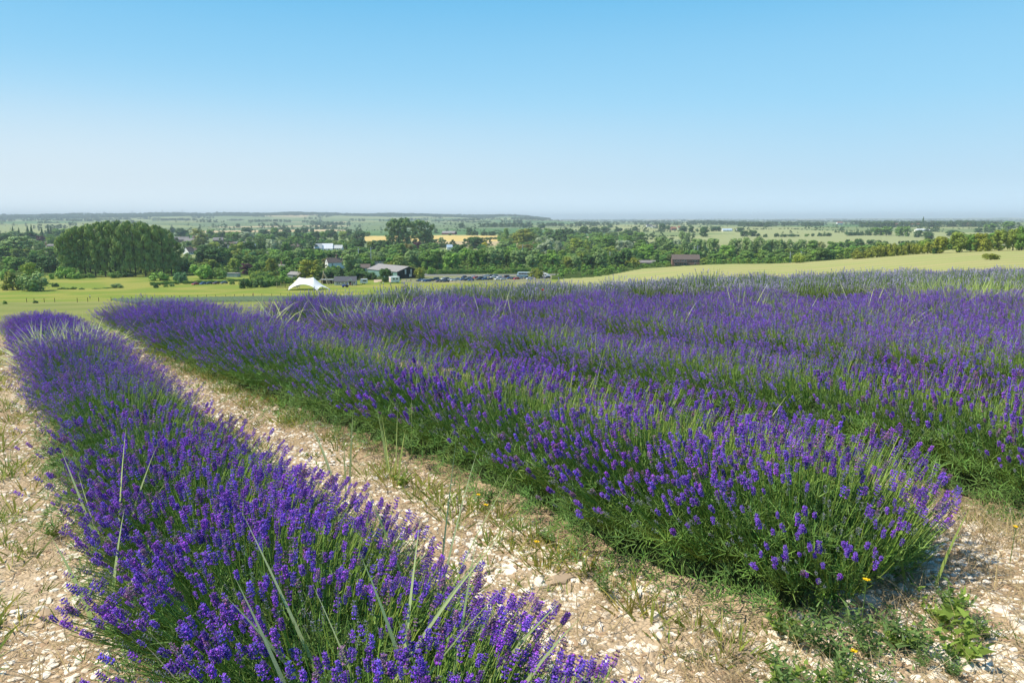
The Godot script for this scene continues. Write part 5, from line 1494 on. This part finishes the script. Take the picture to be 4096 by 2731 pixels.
	tube(v, c, Vector3(0.2, 1.5, 0), Vector3(-4.6, 7.5, 0.5), 0.16, 0.05, 5)
	part("branches", flat(v), mat("dead_wood", lin(0.36, 0.27, 0.22)), o)
	# hedges
	hedge("hedge", at(-5.7, 512), at(-0.2, 522), 3.8, 3.0, "g", "long clipped hedge behind the parked cars, left half")
	hedge("hedge", at(0.0, 523), at(3.9, 546), 3.8, 3.0, "g", "long clipped hedge behind the coach, right half")
	hedge("hedge", at(-24.2, 458), at(-21.4, 462), 2.2, 3.0, "g", "low dark hedge just behind the five parked cars")
	hedge("hedge", at(-21.2, 470), at(-19.9, 472), 1.8, 3.0, "g", "short low dark hedge right of the five parked cars")
	hedge("hedge", at(-26.3, 452), at(-24.6, 457), 2.6, 3.5, "g", "low dark hedge under the dome-shaped bush left of the five cars")
	hedge("hedge", at(-0.9, 1395), at(-2.3, 1392), 5.0, 6.0, "d", "dark hedge along the near edge of the golden field, right end")
	hedge("hedge", at(10.0, 588), at(11.2, 590), 2.4, 2.0, "b", "bright garden hedge in front of the low garage")
	var sb: Mesh = shapes.S[1]
	o = thing("shrub", at(33.06, 324), 0, "straggly olive bush standing alone in the barley field at right", "shrub")
	part("crown", sb, M.leaf_o, o)
	part("trunk", shapes.trunk, M.bark, o)
	o.scale = Vector3(7.4, 3.2, 5.0)

func gable_mesh(w: float, eave: float, ridge: float, x: float) -> ArrayMesh:
	var v := PackedVector3Array()
	var c := PackedColorArray()
	prism(v, c, PackedVector2Array([Vector2(-w / 2 + 0.05, -1.5), Vector2(w / 2 - 0.05, -1.5), Vector2(w / 2 - 0.05, eave - 0.1), Vector2(0, ridge - 0.1), Vector2(-w / 2 + 0.05, eave - 0.1)]), x - 0.03, x + 0.03)
	var b := Basis(Vector3.UP, PI / 2)
	for i in v.size(): v[i] = b * v[i]
	return flat(v)

func lattice(h: float, w0: float, w1: float, n: int, r: float) -> ArrayMesh:
	var v := PackedVector3Array()
	var c := PackedColorArray()
	var last := []
	for i in n + 1:
		var y := h * i / n
		var w := lerpf(w0, w1, float(i) / n) * 0.5
		var q := [Vector3(w, y, w), Vector3(-w, y, w), Vector3(-w, y, -w), Vector3(w, y, -w)]
		for k in 4:
			tube(v, c, q[k], q[(k + 1) % 4], r * 0.6, r * 0.6, 3)
			if i > 0:
				tube(v, c, last[k], q[k], r, r, 4)
				tube(v, c, last[k], q[(k + 1) % 4], r * 0.6, r * 0.6, 3)
		last = q
	return flat(v)

func star_tent():
	var o := thing("star_tent", at(-15.7, 387), -4, "large white two-peaked stretch tent on the meadow", "tent")
	# hem corners on the ground (x, z) and the ridge between the two peaks
	var tips := [Vector2(-11.2, 0.5), Vector2(-7.6, 6.4), Vector2(7.4, 5.8), Vector2(11.6, -1.4), Vector2(6.6, -6.5), Vector2(-7.4, -6.2)]
	var v := PackedVector3Array()
	var rim := []
	var rise := [1.5, 3.1, 1.7, 1.7, 3.1, 1.5]
	for k in 6:
		var a: Vector2 = tips[k]
		var b: Vector2 = tips[(k + 1) % 6]
		for i in 12:
			var t := i / 12.0
			var arch := pow(sin(t * PI), 0.7)
			var m := a.lerp(b, t)
			var inward := Vector2(clampf(m.x, -3.6, 3.6), 0) - m
			m += inward * 0.20 * arch
			rim.append(Vector3(m.x, rise[k] * arch, m.y))
	var n := rim.size()
	var steps := 10
	var net := []
	for i in n:
		var p: Vector3 = rim[i]
		var rx := clampf(p.x * 0.62, -3.7, 3.7)
		var top := Vector3(rx, 6.3 - 0.55 * (1.0 - pow(absf(rx) / 3.7, 2.0)), 0)
		var line := []
		for j in steps + 1:
			var t := float(j) / steps
			var q := p.lerp(top, t)
			q.y = lerpf(p.y, top.y, pow(t, 1.28))
			line.append(q)
		net.append(line)
	for i in n:
		var e := (i + 1) % n
		for j in steps:
			for q in [net[i][j], net[e][j], net[e][j + 1], net[i][j], net[e][j + 1], net[i][j + 1]]: v.append(q)
	part("canopy", smooth(v), M.canvas, o)
	for x in [-3.7, 3.7]: part("pole", tube_mesh(Vector3(x, -0.2, 0), Vector3(x, 6.5, 0), 0.09, 0.07, 8), M.pale_timber, o)
	for t in tips:
		part("guy_rope", tube_mesh(Vector3(t.x, 0.1, t.y), Vector3(t.x * 1.1, -0.1, t.y * 1.12), 0.03, 0.03, 4), M.rope, o)
	for q in [[-17.0, 384, "dark bundle lying at the tent's left foot"], [-14.6, 386, "dark bundle lying at the tent's right foot"]]:
		var s := part("bundle", shapes.stone_big, M.dark_timber, self, at(q[0], q[1]))
		s.scale = Vector3(1.1, 0.7, 0.8)
		tag(s, q[2], "bundle")

# ---------------------------------------------------------------- vehicles
func car_shape(kind: String) -> Node3D:
	var o := Node3D.new()
	var lower: PackedVector2Array
	var cabin: PackedVector2Array
	var roof_y := 1.45
	if kind == "van":
		lower = PackedVector2Array([Vector2(-2.3, 0.32), Vector2(-2.32, 0.75), Vector2(-2.1, 1.05), Vector2(-1.35, 1.18), Vector2(2.3, 1.18), Vector2(2.35, 0.32)])
		cabin = PackedVector2Array([Vector2(-1.4, 1.18), Vector2(-0.75, 1.88), Vector2(2.15, 1.88), Vector2(2.3, 1.18)])
		roof_y = 1.88
	else:
		lower = PackedVector2Array([Vector2(-2.05, 0.3), Vector2(-2.1, 0.6), Vector2(-1.9, 0.78), Vector2(-1.05, 0.93), Vector2(1.75, 0.97), Vector2(2.02, 0.85), Vector2(2.05, 0.32)])
		cabin = PackedVector2Array([Vector2(-1.08, 0.94), Vector2(-0.35, 1.42), Vector2(1.15, 1.45), Vector2(1.8, 0.97)])
	var v := PackedVector3Array()
	var c := PackedColorArray()
	prism(v, c, lower, -0.80, 0.80)
	for q in v.size():                                # tumblehome and rounded nose
		var p := v[q]
		v[q] = Vector3(p.x, p.y, p.z * (1.08 - 0.10 * absf(p.x / 2.1) * absf(p.x / 2.1)) * (1.0 if p.y < 0.7 else 0.97))
	var h := PackedVector3Array()                     # roof and pillars
	prism(h, c, PackedVector2Array([Vector2(cabin[1].x - 0.08, roof_y - 0.02), Vector2(cabin[1].x + 0.1, roof_y + 0.05), Vector2(cabin[2].x - 0.1, roof_y + 0.05), Vector2(cabin[2].x + 0.1, roof_y - 0.02)]), -0.64, 0.64)
	for x in [0.35, cabin[2].x - 0.05]:
		for s in [-1, 1]: box(h, c, Vector3(x, (roof_y + 0.95) * 0.5, 0.70 * s), Vector3(0.10, roof_y - 0.95, 0.12))
	v.append_array(h)
	part("body", flat(v), null, o)
	v = PackedVector3Array()
	prism(v, c, cabin, -0.74, 0.74)
	for q in v.size():
		var p := v[q]
		if p.y > roof_y - 0.1: v[q] = Vector3(p.x, p.y, p.z * 0.86)
	part("windows", flat(v), M.window_glass, o)
	for x in [cabin[0].x * 0.0 - 1.32, 1.32]:
		for s in [-1, 1]: part("wheel", tube_mesh(Vector3(x, 0.32, 0.62 * s), Vector3(x, 0.32, 0.86 * s), 0.33, 0.33, 12), M.tyre, o)
	for s in [-1, 1]: part("headlight", box_mesh(Vector3(lower[1].x + 0.10, 0.66, 0.58 * s), Vector3(0.12, 0.14, 0.30)), M.lamp_glass, o)
	return o

func vehicles():
	rng.seed = 4
	var paints := {"n": ["dark navy", 0.012, 0.018, 0.040], "b": ["blue", 0.03, 0.10, 0.30], "s": ["silver-blue", 0.36, 0.42, 0.48], "g": ["grey", 0.16, 0.17, 0.18], "w": ["white", 0.75, 0.76, 0.78], "r": ["red", 0.50, 0.02, 0.025], "p": ["purple", 0.10, 0.03, 0.13], "V": ["dark teal", 0.025, 0.07, 0.08], "M": ["maroon", 0.09, 0.02, 0.03]}
	for k in paints:
		var m := mat("paint_" + k, lin(paints[k][1], paints[k][2], paints[k][3]), 0.25)
		m.clearcoat_enabled = true
		m.clearcoat = 0.8
	var hatch := car_shape("car")
	var van := car_shape("van")
	var cars := "n -7.22 442,b -7.02 441,s -6.83 439,b -6.59 438,n -6.35 443,V -5.96 449,p -5.70 434,g -5.47 434,n -5.16 433,w -5.31 455,n -5.08 455,w -4.85 445,w -4.56 443,s -4.30 450,n -3.75 471,b -3.87 447,n -3.55 445,b -3.21 443,w -3.05 471,r -2.82 466,n -2.61 449,b -2.14 450,w -2.19 473,w -1.96 482,n -1.64 484,w -1.49 469,n -1.74 451,w -1.12 450,w -0.97 469,w -0.72 451,M -0.47 469,b -0.18 459,n 0.08 458,r 0.34 455,s 0.63 459,n 1.15 461,w 1.36 454,n 2.77 462,g -3.36 461,n -2.47 464,s -1.33 484".split(",")
	var seen := {}
	var total := {}
	var list := []
	for q in cars:
		var w := q.split(" ")
		list.append([w[0], float(w[1]), float(w[2])])
		total[w[0]] = total.get(w[0], 0) + 1
	list.sort_custom(func(a, b): return a[1] < b[1])
	for q in list:
		var proto := van if q[0] in ["V", "M"] else hatch
		var o: Node3D = proto.duplicate()
		o.name = numbered("parked_van" if q[0] in ["V", "M"] else "parked_car")
		add_child(o)
		o.position = at(q[1], q[2])
		o.rotation.y = deg_to_rad(rng.randf_range(28, 46))
		o.get_node("body").material_override = M["paint_" + q[0]]
		var i: int = seen.get(q[0], 0)
		seen[q[0]] = i + 1
		var word: String = paints[q[0]][0]
		tag(o, ("%s car in the car park, %s %s one from the left" % [word, ORDER[i], word]) if total[q[0]] > 1 else "only %s %s in the car park" % [word, "van" if proto == van else "car"], "van" if proto == van else "car", "cars parked behind the lavender")
	var five := [[-23.43, 448, "r", "red car at the left end of the five parked by the meadow hedge"], [-22.92, 449, "b", "blue car second in the five parked by the meadow hedge"], [-22.53, 450, "V", "dark teal car in the middle of the five parked by the meadow hedge"], [-22.05, 450, "M", "maroon car fourth in the five parked by the meadow hedge"], [-21.5, 452, "g", "grey-green car at the right end of the five by the meadow hedge"]]
	for q in five:
		var o: Node3D = hatch.duplicate()
		o.name = numbered("parked_car")
		add_child(o)
		o.position = at(q[0], q[1])
		o.rotation.y = deg_to_rad(rng.randf_range(50, 75))
		o.get_node("body").material_override = M["paint_" + q[2]]
		tag(o, q[3], "car", "five cars by the meadow hedge")
	hatch.free()
	van.free()
	# coach
	mat("coach_teal", lin(0.10, 0.24, 0.32), 0.3); mat("coach_white", lin(0.55, 0.66, 0.72), 0.3)
	var v := PackedVector3Array()
	var c := PackedColorArray()
	var o := thing("coach", at(1.1, 476), -6, "blue and white coach half hidden by the round bush", "coach")
	prism(v, c, PackedVector2Array([Vector2(-6.0, 0.4), Vector2(-6.1, 1.3), Vector2(6.0, 1.3), Vector2(6.0, 0.4)]), -1.25, 1.25)
	part("lower_body", flat(v), M.coach_teal, o)
	v = PackedVector3Array()
	prism(v, c, PackedVector2Array([Vector2(-6.1, 1.3), Vector2(-5.6, 3.0), Vector2(-5.2, 3.4), Vector2(5.9, 3.4), Vector2(6.0, 1.3)]), -1.24, 1.24)
	part("upper_body", flat(v), M.coach_white, o)
	for i in 6: part("window", box_mesh(Vector3(-3.9 + 1.75 * i, 2.35, 1.25), Vector3(1.6, 0.95, 0.06)), M.window_glass, o)
	v = PackedVector3Array()
	prism(v, c, PackedVector2Array([Vector2(-6.13, 1.5), Vector2(-5.68, 3.0), Vector2(-5.6, 3.0), Vector2(-6.0, 1.5)]), -1.1, 1.1)
	part("windscreen", flat(v), M.window_glass, o)
	for x in [-3.9, 3.4]:
		for s in [-1, 1]: part("wheel", tube_mesh(Vector3(x, 0.5, 0.95 * s), Vector3(x, 0.5, 1.28 * s), 0.5, 0.5, 14), M.tyre, o)
	# camper with a raised roof
	v = PackedVector3Array()
	o = thing("camper_van", at(2.66, 473), -12, "white camper van with its roof raised, right of the round bush", "van")
	prism(v, c, PackedVector2Array([Vector2(-2.4, 0.4), Vector2(-2.4, 2.1), Vector2(1.4, 2.1), Vector2(2.1, 1.25), Vector2(2.6, 1.1), Vector2(2.6, 0.4)]), -0.95, 0.95)
	part("body", flat(v), M.paint_w, o)
	v = PackedVector3Array()
	prism(v, c, PackedVector2Array([Vector2(-2.4, 2.14), Vector2(-2.4, 3.5), Vector2(1.3, 2.16)]), -0.85, 0.85)
	part("raised_roof", flat(v), M.canvas, o)
	for x in [-1.5, -0.2]: part("window", box_mesh(Vector3(x, 1.65, 0.96), Vector3(1.0, 0.55, 0.05)), M.window_glass, o)
	for x in [-1.5, 1.6]:
		for s in [-1, 1]: part("wheel", tube_mesh(Vector3(x, 0.36, 0.7 * s), Vector3(x, 0.36, 0.98 * s), 0.36, 0.36, 12), M.tyre, o)
	# little blue tractor
	v = PackedVector3Array()
	o = thing("small_tractor", at(-12.87, 399), 24, "small bright blue tractor on the grass before the clubhouse", "tractor")
	prism(v, c, PackedVector2Array([Vector2(-1.6, 0.6), Vector2(-1.6, 1.25), Vector2(0.0, 1.4), Vector2(0.3, 0.9), Vector2(1.4, 0.9), Vector2(1.4, 0.6)]), -0.45, 0.45)
	part("bonnet", flat(v), mat("tractor_blue", lin(0.04, 0.07, 0.45), 0.4), o)
	for s in [-1, 1]:
		part("rear_wheel", tube_mesh(Vector3(0.9, 0.7, 0.45 * s), Vector3(0.9, 0.7, 0.85 * s), 0.7, 0.7, 14), M.tyre, o)
		part("front_wheel", tube_mesh(Vector3(-1.1, 0.4, 0.40 * s), Vector3(-1.1, 0.4, 0.70 * s), 0.4, 0.4, 12), M.tyre, o)
	part("seat", box_mesh(Vector3(0.7, 1.2, 0), Vector3(0.5, 0.5, 0.5)), M.door_dark, o)
	part("roll_bar", box_mesh(Vector3(1.25, 1.6, 0), Vector3(0.1, 1.5, 0.9)), M.tractor_blue, o)

# ---------------------------------------------------------------- people
func figure(stride: float, shirt: Color, legs: Color, hair: Color) -> ArrayMesh:
	var skin := Color(0.50, 0.30, 0.21)
	var b := [
		[Vector3(0, 0.98, 0), Vector3(0, 1.22, 0), 0.145, 0.15, shirt], [Vector3(0, 1.22, 0), Vector3(0, 1.38, 0), 0.15, 0.12, shirt], [Vector3(-0.14, 1.38, 0), Vector3(0.14, 1.38, 0), 0.075, 0.075, shirt],
		[Vector3(0, 1.42, 0), Vector3(0, 1.52, 0.01), 0.055, 0.05, skin], [Vector3(0, 1.60, 0.02), Vector3(0, 1.66, 0.01), 0.088, 0.092, skin], [Vector3(0, 1.67, -0.02), Vector3(0, 1.60, -0.05), 0.088, 0.075, hair], [Vector3(0, 1.60, 0.115), Vector3(0, 1.585, 0.125), 0.014, 0.014, skin],
		[Vector3(-0.09, 0.94, 0), Vector3(-0.10, 0.50, stride * 0.5), 0.095, 0.062, legs], [Vector3(-0.10, 0.50, stride * 0.5), Vector3(-0.10, 0.08, stride * 0.9), 0.06, 0.042, legs], [Vector3(-0.10, 0.05, stride * 0.9 - 0.02), Vector3(-0.10, 0.04, stride * 0.9 + 0.16), 0.042, 0.034, Color(0.05, 0.04, 0.04)],
		[Vector3(0.09, 0.94, 0), Vector3(0.10, 0.50, -stride * 0.3), 0.095, 0.062, legs], [Vector3(0.10, 0.50, -stride * 0.3), Vector3(0.10, 0.08, -stride * 0.9), 0.06, 0.042, legs], [Vector3(0.10, 0.05, -stride * 0.9 - 0.02), Vector3(0.10, 0.04, -stride * 0.9 + 0.16), 0.042, 0.034, Color(0.05, 0.04, 0.04)],
		[Vector3(-0.19, 1.38, 0), Vector3(-0.24, 1.10, -stride * 0.3), 0.05, 0.042, shirt], [Vector3(-0.24, 1.10, -stride * 0.3), Vector3(-0.25, 0.86, stride * 0.1 + 0.05), 0.038, 0.03, skin], [Vector3(-0.25, 0.83, stride * 0.1 + 0.06), Vector3(-0.25, 0.74, stride * 0.1 + 0.08), 0.036, 0.022, skin],
		[Vector3(0.19, 1.38, 0), Vector3(0.24, 1.10, stride * 0.2), 0.05, 0.042, shirt], [Vector3(0.24, 1.10, stride * 0.2), Vector3(0.25, 0.88, stride * 0.5 + 0.06), 0.038, 0.03, skin], [Vector3(0.25, 0.85, stride * 0.5 + 0.07), Vector3(0.25, 0.76, stride * 0.5 + 0.10), 0.036, 0.022, skin]]
	var cell := 0.035
	var nx := 22
	var ny := 53
	var nz := 30
	var org := Vector3(-0.385, -0.03, -0.52)
	var f := PackedFloat32Array()
	f.resize(nx * ny * nz)
	f.fill(1.0)
	var own := PackedInt32Array()
	own.resize(nx * ny * nz)
	for k in b.size():
		var a: Vector3 = b[k][0]
		var d: Vector3 = b[k][1] - a
		var m: float = maxf(b[k][2], b[k][3]) + 0.10
		var lo := Vector3i((Vector3(minf(a.x, a.x + d.x), minf(a.y, a.y + d.y), minf(a.z, a.z + d.z)) - Vector3.ONE * m - org) / cell)
		var hi := Vector3i((Vector3(maxf(a.x, a.x + d.x), maxf(a.y, a.y + d.y), maxf(a.z, a.z + d.z)) + Vector3.ONE * m - org) / cell)
		for x in range(maxi(lo.x, 0), mini(hi.x + 1, nx)):
			for y in range(maxi(lo.y, 0), mini(hi.y + 1, ny)):
				for z in range(maxi(lo.z, 0), mini(hi.z + 1, nz)):
					var p := org + Vector3(x, y, z) * cell - a
					var t := clampf(p.dot(d) / maxf(d.length_squared(), 1e-6), 0, 1)
					var e: float = (p - d * t).length() - lerpf(b[k][2], b[k][3], t)
					var i := (x * ny + y) * nz + z
					var g := clampf(0.5 + 0.5 * (f[i] - e) / 0.03, 0, 1)
					if e < f[i]: own[i] = k
					f[i] = lerpf(f[i], e, g) - 0.03 * g * (1 - g)
	var where := {}
	var pts := PackedVector3Array()
	var cols := PackedColorArray()
	for x in nx - 1:
		for y in ny - 1:
			for z in nz - 1:
				var sum := Vector3.ZERO
				var n := 0
				var best := 9.0
				var who := 0
				for e in [[0, 1], [0, 2], [0, 4], [1, 3], [1, 5], [2, 3], [2, 6], [4, 5], [4, 6], [3, 7], [5, 7], [6, 7]]:
					var ia: int = ((x + (e[0] & 1)) * ny + y + ((e[0] >> 1) & 1)) * nz + z + (e[0] >> 2)
					var ib: int = ((x + (e[1] & 1)) * ny + y + ((e[1] >> 1) & 1)) * nz + z + (e[1] >> 2)
					if (f[ia] < 0) != (f[ib] < 0):
						var pa := Vector3(x + (e[0] & 1), y + ((e[0] >> 1) & 1), z + (e[0] >> 2))
						var pb := Vector3(x + (e[1] & 1), y + ((e[1] >> 1) & 1), z + (e[1] >> 2))
						sum += pa.lerp(pb, f[ia] / (f[ia] - f[ib]))
						n += 1
						if absf(f[ia]) < best:
							best = absf(f[ia])
							who = own[ia]
				if n:
					where[(x * ny + y) * nz + z] = pts.size()
					pts.append(org + sum / n * cell)
					cols.append(b[who][4])
	var st := SurfaceTool.new()
	st.begin(Mesh.PRIMITIVE_TRIANGLES)
	st.set_smooth_group(0)
	for i in pts.size():
		st.set_color(cols[i])
		st.add_vertex(pts[i])
	var step := [ny * nz, nz, 1]
	for x in range(1, nx - 1):
		for y in range(1, ny - 1):
			for z in range(1, nz - 1):
				var i := (x * ny + y) * nz + z
				for axis in 3:
					if (f[i] < 0) == (f[i + step[axis]] < 0): continue
					var u: int = step[(axis + 1) % 3]
					var w: int = step[(axis + 2) % 3]
					var q := [i, i - u, i - u - w, i - w]
					if f[i] < 0: q.reverse()
					for k in [0, 1, 2, 0, 2, 3]: st.add_index(where[q[k]])
	st.generate_normals()
	return st.commit()

func people():
	mat("clothes", Color.WHITE, 0.85, true)
	var kinds := [figure(0.0, Color(0.72, 0.72, 0.70), Color(0.05, 0.06, 0.10), Color(0.05, 0.035, 0.02)), figure(0.16, Color(0.55, 0.20, 0.22), Color(0.10, 0.10, 0.12), Color(0.12, 0.08, 0.04)), figure(0.12, Color(0.30, 0.42, 0.62), Color(0.22, 0.20, 0.16), Color(0.04, 0.03, 0.02)), figure(0.0, Color(0.03, 0.03, 0.04), Color(0.04, 0.04, 0.05), Color(0.20, 0.14, 0.08))]
	for q in [[-12.59, 405, 0, 20, "person in a white top and dark trousers right of the blue tractor"], [-12.43, 408, 1, 200, "person in a reddish top standing before the clubhouse, middle"], [-12.9, 416, 0, 90, "person in a white top close to the clubhouse windows"], [-12.31, 406, 3, 150, "person in black before the clubhouse, left one of two"], [-12.17, 405, 2, 60, "person in a blue top before the clubhouse's right half"], [-12.04, 405, 3, 300, "person in black before the clubhouse, right one of two"], [-13.18, 412, 0, 180, "person in white at the clubhouse's left end"], [-12.73, 419, 1, 10, "person in a reddish top under the clubhouse wall"], [-8.21, 439, 2, 200, "person in a blue top before the black gable, leftmost of three"], [-8.02, 437, 0, 90, "person in white before the black gable, middle of three"], [-7.87, 438, 3, 20, "person in black before the black gable, rightmost of three"], [-10.22, 426, 1, 100, "person in a reddish top under the tree left of the white cabin"], [-9.99, 414, 0, 180, "person in white on the grass left of the white cabin"], [-10.13, 422, 3, 40, "person in black on the dirt track beside the white cabin"], [-19.54, 309, 1, 90, "person in a reddish top in the meadow below the lone bushes"], [-30.08, 339, 0, 270, "person in white walking in the meadow at left"]]:
		var o := part("person", kinds[q[2]], M.clothes, self, at(q[0], q[1]))
		o.rotation.y = deg_to_rad(q[3])
		tag(o, q[4], "person", "visitors near the tent and car park")

func _ready():
	ground_setup()
	# camera
	var cam := Camera3D.new()
	cam.name = "camera"
	cam.fov = 50.0
	cam.near = 0.05
	cam.far = 30000
	cam.position = Vector3(0, EYE, 0)
	cam.rotation_degrees = Vector3(-9.43, 0, 0)
	add_child(cam)
	cam.current = true
	# sky, haze, exposure
	var env := Environment.new()
	env.background_mode = Environment.BG_SKY
	var sm := PanoramaSkyMaterial.new()
	sm.panorama = sky_picture()
	env.sky = Sky.new()
	env.sky.sky_material = sm
	env.background_energy_multiplier = 1.0
	env.tonemap_mode = Environment.TONE_MAPPER_LINEAR
	env.tonemap_exposure = 1.24
	env.fog_enabled = true
	env.fog_density = 0.0001
	env.fog_light_color = Color(0.92, 0.98, 1.0)
	env.sdfgi_enabled = true
	env.ssao_enabled = true
	env.ssil_enabled = true
	var we := WorldEnvironment.new()
	we.name = "environment"
	we.environment = env
	add_child(we)
	# midday sun, high on the left and a little behind
	var sun := DirectionalLight3D.new()
	sun.name = "sun"
	sun.light_energy = 1.6
	sun.light_color = Color(1.0, 0.965, 0.90)
	sun.light_angular_distance = 0.5
	sun.shadow_enabled = true
	var az := deg_to_rad(-98.0)
	var el := deg_to_rad(54.0)
	var towards := Vector3(sin(az) * cos(el), sin(el), -cos(az) * cos(el))
	sun.look_at_from_position(towards * 100, Vector3.ZERO)
	add_child(sun)
	build_ground()
	mat("tyre", lin(0.02, 0.02, 0.02)); mat("lamp_glass", lin(0.6, 0.6, 0.6), 0.2); mat("green_leaf_plain", lin(0.11, 0.19, 0.045))
	shapes.stone_big = stone_mesh(9)
	tree_shapes()
	buildings()
	vehicles()
	people()
	plant_trees()
	far_woods()
	rng.seed = 2024
	lavender_field()
	grasses()
	stones()
